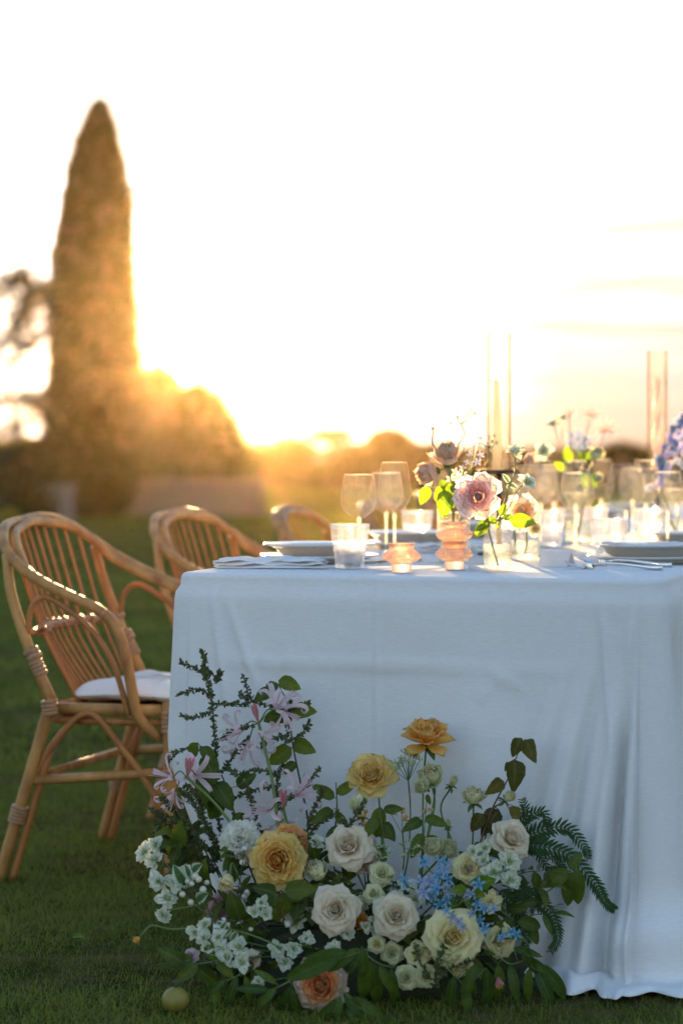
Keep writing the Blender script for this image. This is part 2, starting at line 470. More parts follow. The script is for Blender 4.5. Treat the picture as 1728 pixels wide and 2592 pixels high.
# ------------------------------------------------------------------ ground and lawn
def ground_material():
    m, nt, N, L, out = new_mat('lawn_ground')
    d = N.new('ShaderNodeBsdfDiffuse')
    f = nnoise(N, L, 9, 6); f2 = nnoise(N, L, 0.7, 4)
    c = ramp(N, L, f, [(0.35, (0.035, 0.045, 0.012)), (0.5, (0.06, 0.065, 0.02)), (0.68, (0.12, 0.09, 0.045))])
    c2 = ramp(N, L, f2, [(0.35, (0.75, 0.85, 0.7)), (0.65, (1.25, 1.2, 1.1))])
    c = mixrgb(N, L, 1.0, c, c2, 'MULTIPLY')
    L.new(c, d.inputs['Color'])
    L.new(bump(N, L, f, 0.8, 0.02), d.inputs['Normal'])
    L.new(d.outputs[0], out.inputs['Surface'])
    return m
xs = sorted(set([-160, -100, -50, -25, -12, -6, -3, 0, 3, 6, 12, 25, 50, 100, 160]))
ys = [-30, -10, 0, 2, 4, 6, 8, 12, 18, 26, 36, 50, 70, 100, 135, 180]
gm = MB()
gv = [(x, y, 0.0) for y in ys for x in xs]
nx = len(xs)
gf = [(j * nx + i, j * nx + i + 1, (j + 1) * nx + i + 1, (j + 1) * nx + i) for j in range(len(ys) - 1) for i in range(nx - 1)]
gm.add(gv, gf)
tag(gm.build('ground', ground_material()), kind='structure')

rs = np.random.RandomState(3)
def in_table(x, y, pad=-0.04):
    dx, dy = x - TO[0], y - TO[1]
    a = dx * TV[0] + dy * TV[1]; b = dx * TU[0] + dy * TU[1]
    return (a > -pad) & (a < TW + pad) & (b > -pad)
TO = Vector((-0.312, 4.800, 0)); TA = R(16.6)
TV = Vector((math.cos(TA), -math.sin(TA), 0)); TU = Vector((math.sin(TA), math.cos(TA), 0))
TW, TL, TZ = 0.935, 6.6, 0.75

def grass(name, n, y0, y1, h0, h1, w, mat, seed, segs=2, power=1.0, clump=0.0):
    r = np.random.RandomState(seed)
    # uniform over the ground area the camera can see, and a good way past its sides
    yy = np.sqrt(r.rand(n) * (y1 ** 2 - y0 ** 2) + y0 ** 2)
    half = 0.19 * yy + 0.15
    xx = (r.rand(n) * 2 - 1) * half
    keep = ~in_table(xx, yy, -0.10)
    pt_ = 0.5 + 0.25 * np.sin(xx * 5.1 + 2 * np.sin(yy * 3.3)) + 0.25 * np.sin(yy * 6.7 + 1.7 * np.sin(xx * 4.1 + 1))
    keep &= r.rand(n) < np.clip(0.35 + 1.5 * pt_, 0, 1)
    xx, yy = xx[keep], yy[keep]; n = len(xx)
    if clump:
        cx = np.floor(xx / clump); cy = np.floor(yy / clump)
        hsh = np.abs(np.sin(cx * 12.9898 + cy * 78.233) * 43758.5453) % 1.0
    else: hsh = r.rand(n)
    patch = 0.5 + 0.25 * np.sin(xx * 5.1 + 2 * np.sin(yy * 3.3)) + 0.25 * np.sin(yy * 6.7 + 1.7 * np.sin(xx * 4.1 + 1))
    h = (h0 + (h1 - h0) * r.rand(n) ** 1.6) * (0.65 + 0.35 * hsh + 0.25 * patch)
    az = r.rand(n) * 2 * np.pi
    lean = 0.2 + 1.9 * r.rand(n) ** 1.1
    dx, dy = np.cos(az), np.sin(az)
    px_, py_ = -dy, dx
    ws = w * (0.6 + 0.8 * r.rand(n))
    V = []; 
    base = np.stack([xx, yy, np.full(n, -0.003)], 1)
    side = np.stack([px_, py_, np.zeros(n)], 1)
    d = np.stack([dx, dy, np.zeros(n)], 1)
    up = np.array([0, 0, 1.0])
    rows = []
    col = np.clip(0.5 * hsh + 0.5 * r.rand(n) - 0.25 * (patch < 0.32), 0, 1)
    if segs == 2:
        mid = base + d * (h * lean * 0.35)[:, None] + up * (h * 0.6)[:, None]
        tip = base + d * (h * lean)[:, None] + up * (h * (1.0 - 0.18 * lean))[:, None]
        v = np.stack([base - side * ws[:, None], base + side * ws[:, None], mid + side * (ws * 0.75)[:, None], mid - side * (ws * 0.75)[:, None], tip], 1)
        vv = v.reshape(-1, 3)
        o = np.arange(n)[:, None] * 5
        f = np.concatenate([o + np.array([[0, 1, 2]]), o + np.array([[0, 2, 3]]), o + np.array([[3, 2, 4]])], 0)
        at_ = np.zeros((n, 5, 3)); at_[:, :, 0] = col[:, None]; at_[:, 2:4, 1] = 0.6; at_[:, 4, 1] = 1.0
    else:
        tip = base + d * (h * lean)[:, None] + up * h[:, None]
        v = np.stack([base - side * ws[:, None], base + side * ws[:, None], tip], 1)
        vv = v.reshape(-1, 3)
        o = np.arange(n)[:, None] * 3
        f = o + np.array([[0, 1, 2]])
        at_ = np.zeros((n, 3, 3)); at_[:, :, 0] = col[:, None]; at_[:, 2, 1] = 1.0
    o_ = bpy.data.objects.new(name, mesh_np(name, vv, f, mat, at_.reshape(-1, 3)))
    link(o_)
    return o_

def grass_material():
    m, nt, N, L, out = new_mat('grass_blade')
    a = N.new('ShaderNodeAttribute'); a.attribute_name = 'pet'
    sep = N.new('ShaderNodeSeparateXYZ'); L.new(a.outputs['Vector'], sep.inputs[0])
    c = ramp(N, L, sep.outputs['X'], [(0.0, (0.16, 0.12, 0.055)), (0.10, (0.12, 0.12, 0.04)), (0.2, (0.19, 0.195, 0.024)), (0.6, (0.165, 0.215, 0.024)), (1.0, (0.23, 0.28, 0.036))])
    f2 = nnoise(N, L, 1.6, 4)
    c = mixrgb(N, L, 1.0, c, ramp(N, L, f2, [(0.35, (0.7, 0.82, 0.7)), (0.65, (1.15, 1.12, 1.0))]), 'MULTIPLY')
    d = N.new('ShaderNodeBsdfDiffuse'); t = N.new('ShaderNodeBsdfTranslucent')
    L.new(c, d.inputs['Color']); L.new(c, t.inputs['Color'])
    mx = N.new('ShaderNodeMixShader'); mx.inputs[0].default_value = 0.5
    L.new(d.outputs[0], mx.inputs[1]); L.new(t.outputs[0], mx.inputs[2])
    g = N.new('ShaderNodeBsdfGlossy'); g.inputs['Roughness'].default_value = 0.5
    m2 = N.new('ShaderNodeMixShader'); m2.inputs[0].default_value = 0.03
    L.new(mx.outputs[0], m2.inputs[1]); L.new(g.outputs[0], m2.inputs[2])
    L.new(m2.outputs[0], out.inputs['Surface'])
    return m
GM = grass_material()
g1 = grass('grass', 290000, 3.8, 7.6, 0.006, 0.030, 0.0009, GM, 11, 2, clump=0.03)
tag(g1, 'short mown grass blades around the table, flowers and chair legs', 'grass', kind='stuff')
g2 = grass('grass', 150000, 7.6, 20, 0.015, 0.045, 0.003, GM, 12, 1, clump=0.05)
tag(g2, 'mown lawn stretching away behind the chairs', 'grass', kind='stuff')
g3 = grass('grass', 120000, 20, 64, 0.02, 0.06, 0.010, GM, 13, 1, clump=0.2)
tag(g3, 'far end of the lawn below the trees', 'grass', kind='stuff')

# ------------------------------------------------------------------ trees and far things
M['bark'] = solid('bark', (0.09, 0.065, 0.045), None, 0.85, 8, (1, 1, 0.3), 0.5)
def foliage(name, a, b, tr=0.3):
    return leafy(name, a, b, tr, 0.03, 0.6, 1.2, mott=0.97)
M['cypress'] = foliage('cypress_foliage', (0.035, 0.050, 0.018), (0.055, 0.070, 0.022))
M['tree_a'] = foliage('oak_foliage', (0.040, 0.055, 0.018), (0.065, 0.080, 0.024))
M['tree_b'] = foliage('pine_foliage', (0.035, 0.050, 0.020), (0.055, 0.075, 0.026))
M['tree_c'] = foliage('olive_foliage', (0.07, 0.085, 0.03), (0.10, 0.115, 0.04), 0.4)
M['yellow'] = foliage('yellow_bush_foliage', (0.28, 0.24, 0.02), (0.42, 0.34, 0.03), 0.45)
M['wallstone'] = solid('wall_stone', (0.33, 0.25, 0.20), (0.25, 0.19, 0.15), 0.9, 3, None, 0.4)
M['greystone'] = solid('grey_stone', (0.20, 0.20, 0.19), (0.14, 0.14, 0.13), 0.9, 3, None, 0.4)

def leaf_cards(pts, size, mat, name, parent, r, stretch=1.0):
    n = len(pts)
    q = r.normal(size=(n, 3)); q /= np.linalg.norm(q, axis=1)[:, None]
    w = r.normal(size=(n, 3)); w -= q * (w * q).sum(1)[:, None]; w /= np.linalg.norm(w, axis=1)[:, None]
    s = size * (0.6 + 0.8 * r.rand(n))[:, None]
    v = np.stack([pts - q * s * 0.5 * stretch, pts + w * s * 0.45, pts + q * s * 0.6 * stretch, pts - w * s * 0.45], 1).reshape(-1, 3)
    f = np.arange(n)[:, None] * 4 + np.array([[0, 1, 2, 3]])
    a = np.zeros((n, 4, 3)); a[:, :, 1] = r.rand(n)[:, None]; a[:, :, 0] = 0.3
    o = bpy.data.objects.new(name, mesh_np(name, v, f, mat, a.reshape(-1, 3)))
    return link(o, parent)

def crown_points(n, prof, r, shell=0.5, lump=0.14, k=5.0):
    """points through a body of revolution; prof = [(z, radius)]"""
    zs = np.array([p[0] for p in prof]); rs_ = np.array([p[1] for p in prof])
    z = zs[0] + (zs[-1] - zs[0]) * r.rand(n * 2)
    rad = np.interp(z, zs, rs_)
    keep = r.rand(len(z)) < rad / rs_.max() * 1.0 + 0.02
    z, rad = z[keep][:n], rad[keep][:n]
    a = r.rand(len(z)) * 2 * np.pi
    q = r.rand(len(z)) ** shell
    bump_ = 1 + lump * (np.sin(a * 3 + z * k) + np.sin(a * 5 - z * k * 1.7) + 0.7 * np.sin(a * 9 + z * k * 3.1)) / 1.6
    rr = rad * q * bump_
    return np.stack([rr * np.cos(a), rr * np.sin(a), z], 1)

def tree(name, loc, prof, n, size, mat, label, trunk=(0.12, 0.06, 1.0), seed=1, lump=0.14, group=None, squash=1.0, k=5.0, cat='tree', limbs=0):
    r = np.random.RandomState(seed)
    t = empty(name, loc, 0, label, cat, group)
    pts = crown_points(n, prof, r, 0.55, lump, k)
    pts[:, 1] *= squash
    if cat == 'cypress' and prof[-1][0] > 5: pts[:, 0] += 0.11 * np.clip((pts[:, 2] - 3.0) / 3.2, 0, 1) ** 1.5
    leaf_cards(pts, size, mat, 'crown', t, r)
    tb = MB()
    tb.tube([(0, 0, -0.05), (0.02, 0, trunk[2] * 0.5), (0, 0.02, trunk[2])], [trunk[0], trunk[0] * 0.8, trunk[1]], 10)
    for i in range(limbs):
        a = i * 2.4; z = trunk[2] * (0.55 + 0.4 * i / max(limbs, 1)); L_ = prof[len(prof) // 2][1] * 0.7
        tb.tube([(0, 0, z), (math.cos(a) * L_ * 0.5, math.sin(a) * L_ * 0.5, z + L_ * 0.3), (math.cos(a) * L_, math.sin(a) * L_, z + L_ * 0.75)], [trunk[1], trunk[1] * 0.6, trunk[1] * 0.2], 6)
    tb.build('trunk', M['bark'], t)
    return t

D1 = 36.0
px1 = FPX / D1
cx_px = 236
cprof = [(1310, 62), (1285, 84), (1250, 100), (1215, 106), (1100, 110), (950, 108), (800, 103), (700, 98), (600, 91), (500, 83), (430, 71), (380, 58), (340, 47), (305, 37), (278, 26), (260, 16), (250, 6)]
zc = lambda py, D=D1: CAM_H - (py - HORIZON) / FPX * D
tree('cypress_tree', Vector((at(cx_px, HORIZON, D1).x, D1, 0)), [(zc(p), w * 1.10 / px1) for p, w in cprof], 42000, 0.095, M['cypress'],
     'tall dark narrow cypress standing alone on the left of the lawn', (0.16, 0.05, 5.4), 5, 0.10, cat='cypress', k=3.0)
# lean: the crown leans a little to the right as it widens downward
D2 = 47.0; p2 = FPX / D2
def bush_prof(D, top, base, halfw, flat=0.5):
    h0, h1 = zc(base, D), zc(top, D)
    out = []
    for i in range(11):
        t = i / 10
        out.append((h0 + (h1 - h0) * t, halfw * D / FPX * (math.sqrt(max(0.0, 1 - max(0, (t - flat) / (1 - flat)) ** 2)) * (0.88 + 0.12 * min(1, t / 0.3)) + 0.01)))
    return out
def bush(name, px, D, top, base, halfw, n, size, mat, label, seed, flat=0.4, lump=0.10, cat='tree', group=None, k=2.5, squash=1.0, trunk=True):
    x = at(px, HORIZON, D).x
    return tree(name, Vector((x, D, 0)), bush_prof(D, top, base, halfw, flat), n, size, mat, label, (0.10, 0.05, max(0.3, zc((top + base) / 2, D))), seed, lump, group, squash, k, cat)
bush('round_tree', 400, D2, 925, 1280, 92, 12000, 0.15, M['tree_a'], 'broad rounded tree right of the cypress with the sun glowing over its top', 21, 0.3)
bush('round_tree', 500, D2 + 1.0, 968, 1280, 125, 14000, 0.15, M['tree_a'], 'domed tree whose right side slopes down beside the setting sun', 22, 0.25)
bush('slender_cypress', 402, 58.0, 840, 1240, 11, 2500, 0.12, M['cypress'], 'thin distant cypress tip rising above the round tree', 23, 0.2, cat='cypress')
# sparse tree at the left edge
def sparse_tree():
    D = 33.0
    t = empty('open_tree', Vector((at(-60, HORIZON, D).x, D, 0)), 0, 'open sparse tree with thin branches at the left edge beside the cypress', 'tree')
    r = np.random.RandomState(8)
    tb = MB(); P = []
    s = D / FPX
    base_x = -60
    def lp(px, py, dy=0): return Vector(((px - base_x) * s, dy, zc(py, D)))
    tb.tube([Vector((0, 0, -0.05)), lp(-50, 1150), lp(-40, 950, .2), lp(-20, 800), lp(-5, 700)], [0.09, 0.07, 0.05, 0.03, 0.015], 8)
    limbs = [[(-42, 1000), (10, 880), (70, 790), (115, 745)], [(-45, 1050), (20, 1010), (80, 1015), (105, 1030)], [(-40, 950), (10, 930), (60, 860), (95, 840)],
             [(-20, 800), (15, 740), (50, 720), (80, 700)], [(-20, 820), (-70, 720), (-110, 640)], [(-42, 1000), (-100, 900), (-160, 860)], [(-50, 1100), (30, 1090), (70, 1070)],
             [(-5, 700), (40, 712), (95, 735), (128, 725)], [(-30, 880), (30, 850), (50, 800), (60, 760)]]
    for i, l in enumerate(limbs):
        pts = spline([lp(*p, dy=(i % 3 - 1) * 0.25 * j) for j, p in enumerate(l)], 4)
        tb.tube(pts, [0.028 * (1 - j / len(pts)) + 0.006 for j in range(len(pts))], 6)
        for j in range(3, len(pts)):
            m_ = 58 if j > 6 else 36
            P.append(np.array(pts[j])[None, :] + r.normal(size=(m_, 3)) * np.array([0.12, 0.14, 0.085]))
    leaf_cards(np.concatenate(P), 0.06, M['tree_c'], 'crown', t, r)
    tb.build('trunk', M['bark'], t)
sparse_tree()
bush('shrub', 30, 30.0, 1120, 1330, 75, 5000, 0.09, M['tree_c'], 'olive green shrub under the sparse tree at the left edge', 31, 0.3, cat='shrub')
bush('shrub', 105, 34.0, 1105, 1318, 70, 5000, 0.09, M['tree_a'], 'brownish shrub between the sparse tree and the cypress foot', 32, 0.3, cat='shrub')
bush('flowering_shrub', 22, 26.0, 1290, 1372, 42, 2500, 0.06, M['yellow'], 'low bright yellow bush at the left edge of the lawn', 33, 0.3, cat='shrub')
# far tree row
row = [(662, 62, 1128, 44, 'tree_a', 'low tree just right of the sloping domed tree'), (735, 70, 1112, 62, 'tree_b', 'tree with a ragged top right of the sun'),
       (905, 80, 1128, 95, 'tree_a', 'broad dark tree left of the domed one in the far row'),
       (985, 72, 1088, 66, 'tree_a', 'dark domed tree standing above the far row behind the wine glasses'), (1085, 84, 1126, 85, 'tree_b', 'low tree behind the peach table roses'),
       (1210, 90, 1134, 90, 'tree_a', 'low far tree behind the straight candle'), (1350, 92, 1138, 90, 'tree_b', 'low far tree between the two candles'),
       (1470, 95, 1136, 75, 'tree_a', 'low far tree behind the blue table flowers'), (1572, 66, 1125, 62, 'tree_a', 'dark round tree left of the twisted candle'),
       (1690, 88, 1132, 85, 'tree_b', 'far tree at the right edge behind the delphinium'), (1810, 80, 1120, 90, 'tree_a', 'far tree just past the right edge'),
       (1960, 86, 1128, 100, 'tree_b', 'far tree well past the right edge'), (-120, 70, 1085, 130, 'tree_a', 'far tree past the left edge'), (60, 66, 1110, 90, 'tree_b', 'far tree behind the sparse left tree'), (600, 74, 1135, 80, 'tree_b', 'far tree mostly behind the sunlit dome')]
for i, (px, D, top, hw, mk, lab) in enumerate(row):
    bush('distant_tree', px, D, top, HORIZON + 0.3 * FPX / D, hw, 5200, 0.22, M[mk], lab, 60 + i, 0.25, 0.12, group='far row of trees beyond the lawn')
# umbrella pine: flat crown on a bare trunk
t_ = empty('umbrella_pine', Vector((at(838, HORIZON, 76).x, 76, 0)), 0, 'umbrella pine with a flat crown on a bare trunk, right of the sun', 'pine', 'far row of trees beyond the lawn')
r_ = np.random.RandomState(77)
leaf_cards(crown_points(3500, [(1.25, 0.1), (1.33, 0.55), (1.45, 0.75), (1.56, 0.6), (1.63, 0.25)], r_, 0.55, 0.1, 4), 0.16, M['tree_b'], 'crown', t_, r_)
tb_ = MB(); tb_.tube([(0, 0, -0.05), (0.04, 0, 0.8), (0, 0, 1.4)], [0.09, 0.07, 0.05], 8); tb_.build('trunk', M['bark'], t_)
# a long hedge closing the lawn
hd = empty('hedge', Vector((1.5, 64.5, 0)), 0, 'long dark hedge closing the far end of the lawn', 'hedge')
r_ = np.random.RandomState(90)
n_ = 60000
hp = np.stack([(r_.rand(n_) * 2 - 1) * 14, (r_.rand(n_) - 0.5) * 1.2, r_.rand(n_) ** 0.8 * 0.80], 1)
hp[:, 2] *= 0.93 + 0.10 * np.sin(hp[:, 0] * 1.3) + 0.06 * np.sin(hp[:, 0] * 3.9)
leaf_cards(hp, 0.14, M['tree_a'], 'foliage', hd, r_)

# low stone wall below the round trees: stones laid in courses with a coping
wl_ = empty('stone_wall', Vector((at(490, HORIZON, 37).x, 37, 0)), 0, 'low pinkish stone wall right of the cypress in front of the domed trees', 'wall')
wb = MB(); wb.box((-1.02, -0.10, -0.02), (1.02, 0.14, 0.49)); wb.build('wall_core', M['wallstone'], wl_, False)
sm = MB(); sm.box((0, 0, 0), (1, 0.03, 1)); stone_me = sm.mesh('stone', M['wallstone'], False)
rr_ = random.Random(5)
for row_ in range(4):
    x = -1.02 - (row_ % 2) * 0.06
    while x < 0.98:
        w = rr_.uniform(0.16, 0.26)
        s_ = bpy.data.objects.new('stone', stone_me); link(s_, wl_)
        s_.location = (x + 0.004, -0.122 - rr_.random() * 0.01, row_ * 0.12 + 0.006); s_.scale = (w - 0.012, 1, 0.108)
        x += w
wc = MB(); wc.box((-1.06, -0.16, 0.485), (1.06, 0.18, 0.55)); wc.build('coping', M['wallstone'], wl_, False)
# grey stone block left of the cypress
bl = empty('stone_pedestal', Vector((at(143, HORIZON, 34).x, 34, 0)), 0.1, 'squat grey stone pedestal on the lawn left of the cypress foot', 'pedestal')
for nm, lo, hi in (('base', (-0.29, -0.29, -0.02), (0.29, 0.29, 0.07)), ('shaft', (-0.25, -0.25, 0.07), (0.25, 0.25, 0.44)), ('cap', (-0.28, -0.28, 0.44), (0.28, 0.28, 0.51))):
    b_ = MB(); b_.box(lo, hi); b_.build(nm, M['greystone'], bl, False)

# ------------------------------------------------------------------ table and its cloth
def tp(a, b, z=TZ):
    """point at a metres across the table and b metres along it"""
    return Vector((TO.x, TO.y, 0)) + TV * a + TU * b + Vector((0, 0, z))
table = empty('dining_table', Vector((TO.x, TO.y, 0)), -TA, 'long dining table hidden under the white cloth', 'table')
b_ = MB(); b_.box((0.012, 0.012, 0.715), (TW - 0.012, TL - 0.012, 0.744)); b_.build('tabletop', M['wood'], table, False)
b_ = MB(); b_.box((0.08, 0.08, 0.64), (TW - 0.08, TL - 0.08, 0.715)); b_.build('apron', M['wood'], table, False)
leg_ = MB(); leg_.box((-0.03, -0.03, 0.0), (0.03, 0.03, 0.64)); leg_me = leg_.mesh('leg', M['wood'], False)
for a in (0.11, TW - 0.11):
    for b in (0.11, 2.2, 4.4, TL - 0.11):
        l = bpy.data.objects.new('leg', leg_me); link(l, table); l.location = (a, b, 0)

def smooth(x, a=0.0, b=1.0):
    x = min(1, max(0, (x - a) / (b - a))); return x * x * (3 - 2 * x)

def make_cloth():
    rc = 0.022                                                   # small corner radius at the table edge
    path = []                                                    # (across, along, nx, ny, signed distance from the right front corner, kind)
    def side(n, f): return [f(i / n) for i in range(n)]
    P = []
    NB = 110
    for i in range(NB):                                          # left side, far to near
        q = (1 - i / NB); b = rc + (TL - rc) * q ** 1.6
        P.append((0.0, b, -1, 0, 'L', b))
    for i in range(28):
        a = R(90) * i / 28
        P.append((rc - rc * math.cos(a), rc - rc * math.sin(a), -math.cos(a), -math.sin(a), 'CL', a))
    NF = 260
    for i in range(NF):
        q = i / NF
        P.append((rc + (TW - 2 * rc) * q, 0.0, 0, -1, 'F', rc + (TW - 2 * rc) * q))
    NC = 70
    for i in range(NC):
        a = R(90) * i / NC
        P.append((TW - rc + rc * math.sin(a), rc - rc * math.cos(a), math.sin(a), -math.cos(a), 'CR', a))
    NR = 220
    for i in range(NR + 1):
        q = (i / NR) ** 1.6; b = rc + (TL - rc) * q
        P.append((TW, b, 1, 0, 'R', b))
    n = len(P)
    rows = []
    def fold(kind, s, t):
        """(outward offset, sideways shift) of the hanging cloth at fraction t of the drop"""
        out = 0.012 + {'F': 0.045, 'CR': 0.022, 'R': 0.018}.get(kind, 0.018) * t
        if kind == 'F': out -= 0.023 * t * math.exp(-((TW - s) / 0.12) ** 2)
        sd = 0.0
        if kind == 'F':
            dl = s; dr = TW - s
            out += 0.010 * smooth(t, 0.05, 0.5) * math.sin(s * 9.0 + 0.6) + 0.006 * t * math.sin(s * 21 + 2.0)
            e = math.exp(-(dl / 0.10) ** 2)
            out += e * (0.004 * t + 0.008 * math.sin(dl * 60 + 1.0) * t) - e * 0.027 * t
            e = math.exp(-(dr / 0.13) ** 2)
            out += e * 0.010 * smooth(t, 0, .6) + e * 0.035 * smooth(t, .75, 1)
            # pleats fanning out from the corner
            fan = 0.32 + 0.68 * t
            x = dr / fan
            e2 = math.exp(-(x / 0.26) ** 2)
            ph = x * 2 * math.pi / 0.098 + 0.9 * math.sin(x * 19) - 1.2
            out += e2 * 0.036 * smooth(t, 0.12, 0.70) * (math.sin(ph) + 0.42 * math.sin(2 * ph + 0.8)) * (1 - .8 * math.exp(-(dr / .02) ** 2))
            # shallow broad undulations half way along
            out += 0.006 * smooth(t, 0.0, 0.4) * math.sin((s - 0.55) * 34) * math.exp(-((s - 0.66) / 0.16) ** 2)
        elif kind == 'CR':
            out += 0.010 * smooth(t, 0, .6) + 0.035 * smooth(t, .75, 1) + 0.014 * t ** 0.6 * math.sin(2 * s)
        elif kind == 'CL':
            out += 0.006 * t + 0.012 * t * math.sin(2 * s)
        elif kind == 'L':
            e = math.exp(-(s / 0.10) ** 2)
            out += 0.006 * t + (1 - e) * (0.010 * t * math.sin(s * 17) + 0.006 * t * math.sin(s * 31 + 1))
        else:
            e = math.exp(-(s / 0.15) ** 2)
            out += e * 0.010 * smooth(t, 0, .6) + e * 0.035 * smooth(t, .75, 1) - 0.080 * smooth(t, .03, .5) * math.exp(-((s - 0.14) / 0.085) ** 2) + (1 - e) * (0.018 * t * math.sin(s * 19 + 0.4) + 0.008 * t * math.sin(s * 37))
        return out
    def crease(kind, s, z):
        """pressed fold lines: one level line at mid drop, one upright, plus slack diagonals"""
        o = 0.0
        if kind == 'F':
            zc_ = 0.578 + 0.004 * math.sin(s * 7)
            o += 0.0060 * math.exp(-((z - zc_) / 0.006) ** 2) * smooth(s, 0.06, 0.14) * (1 - smooth(s, 0.74, 0.84))
            o += 0.0034 * math.exp(-((s - 0.405) / 0.005) ** 2)
            for (s0, z0, s1, z1, h) in ((0.10, 0.70, 0.17, 0.52, .004), (0.20, 0.56, 0.24, 0.60, .003), (0.62, 0.575, 0.70, 0.54, .003), (0.60, 0.52, 0.66, 0.56, .0025), (0.30, 0.27, 0.40, 0.24, .0025), (0.84, 0.72, 0.87, 0.40, .006), (0.90, 0.70, 0.885, 0.45, .006), (0.07, 0.70, 0.12, 0.40, .005)):
                dx, dz = s1 - s0, z1 - z0; L2 = dx * dx + dz * dz
                u = ((s - s0) * dx + (z - z0) * dz) / L2
                if -0.1 < u < 1.1:
                    d = ((s - s0) * dz - (z - z0) * dx) / math.sqrt(L2)
                    o += 1.5 * h * math.exp(-(d / 0.008) ** 2) * smooth(u, -0.1, 0.3) * (1 - smooth(u, 0.7, 1.1))
        return o
    def put(a, b, z):
        return tp(a, b, z)
    V = []; F = []
    # top surface rows, then the rounded edge, then the drop, then the part that lies on the grass
    rowdefs = [('top', 0.0), ('top', 0.6), ('top', 0.93), ('top', 0.995)] + [('arc', i / 6) for i in range(1, 7)]
    ND = 54
    rowdefs += [('drop', i / ND) for i in range(1, ND + 1)] + [('floor', i / 7) for i in range(1, 8)]
    ra = 0.011
    for typ, val in rowdefs:
        row_ = []
        for (a, b, nx_, ny_, kind, s) in P:
            if typ == 'top':
                ca, cb = TW / 2, min(max(b, TW / 2), TL)
                aa, bb = ca + (a - nx_ * 0.0 - ca) * val, cb + (b - cb) * val
                z = TZ + 0.0012 * noise.noise(Vector((aa * 9, bb * 9, 0))) - 0.0006 + 0.0018 * math.exp(-((aa - TW / 2) / 0.004) ** 2) * 0
                row_.append(put(aa, bb, z))
            elif typ == 'arc':
                an = val * math.pi / 2
                o = ra * math.sin(an)
                row_.append(put(a + nx_ * o, b + ny_ * o, TZ - ra * (1 - math.cos(an))))
            else:
                t = val if typ == 'drop' else 1.0
                o = ra + fold(kind, s, t) * smooth(t, 0.0, 0.03) ** 0.6 * 1.0 - 0.012 * (1 - smooth(t, 0, 0.05))
                o = max(o, ra * 0.6)
                z = (TZ - ra) * (1 - t) + 0.022 * t
                o += crease(kind, s, z)
                o += 0.0036 * t ** .5 * noise.fractal(Vector((a * 7 + b * 7, z * 5, 0.7)), 1.0, 2.0, 4) + (0.006 * smooth(t, .6, 1) * noise.noise(Vector(((a + b) * 14, z * 9, 2.7))))
                if kind in ('CR', 'F', 'R') and typ == 'drop':
                    # slack above the grass where the long corner folds buckle
                    dd = (TW - s) if kind == 'F' else (0 if kind == 'CR' else s)
                    e = math.exp(-(dd / 0.20) ** 2)
                    o += e * 0.030 * math.exp(-((t - 0.90) / 0.06) ** 2) * (0.6 + 0.6 * math.sin(dd * 38 + (1.2 if kind == 'R' else 0)))
                if typ == 'floor':
                    dd = s * 1.0
                    q = val
                    ln = (0.012 if kind in ('L', 'CL') else 0.012 + 0.033 * smooth(s, 0.0, 0.3) if kind == 'F' else 0.045) + (0.0 if kind in ('L', 'CL') else 0.025 * math.sin(s * 15 + 1) * (smooth(s, 0, .3) if kind == 'F' else 1)) + (0.06 if kind in ('CR',) else 0.05 * math.exp(-(((TW - s) if kind == 'F' else (s if kind == 'R' else 9)) / 0.25) ** 2))
                    o += ln * q
                    hx = (a + b) * 7.0
                    nn_ = noise.fractal(Vector((hx, q * 0.9, 1.3)), 1.0, 2.0, 4)
                    o += 0.016 * q * noise.noise(Vector((hx * 1.9, 4.1, 0)))
                    z = 0.020 + (0.016 * math.sin(q * math.pi) + 0.006) * (0.55 + 1.1 * nn_) - 0.010 * q
                    z = max(z, 0.006)
                dl = s if kind in ('F', 'L') else (0.0 if kind == 'CL' else 9.0)
                pull = 0.115 * smooth(t, 0.42, 0.92) * math.exp(-(dl / 0.26) ** 2)      # the left corner is tucked under the flowers
                row_.append(put(a + nx_ * o + pull, b + ny_ * o, z))
        rows.append(row_)
    for r__ in rows: V += r__
    for j in range(len(rows) - 1):
        for i in range(n - 1):
            F.append((j * n + i, (j + 1) * n + i, (j + 1) * n + i + 1, j * n + i + 1))
    m = MB(); m.add(V, F)
    o = m.build('tablecloth', M['cloth'])
    md = o.modifiers.new('thickness', 'SOLIDIFY'); md.thickness = 0.0011; md.offset = 1
    tag(o, 'long white linen cloth draped to the grass over the dining table', 'tablecloth')
    return o
make_cloth()

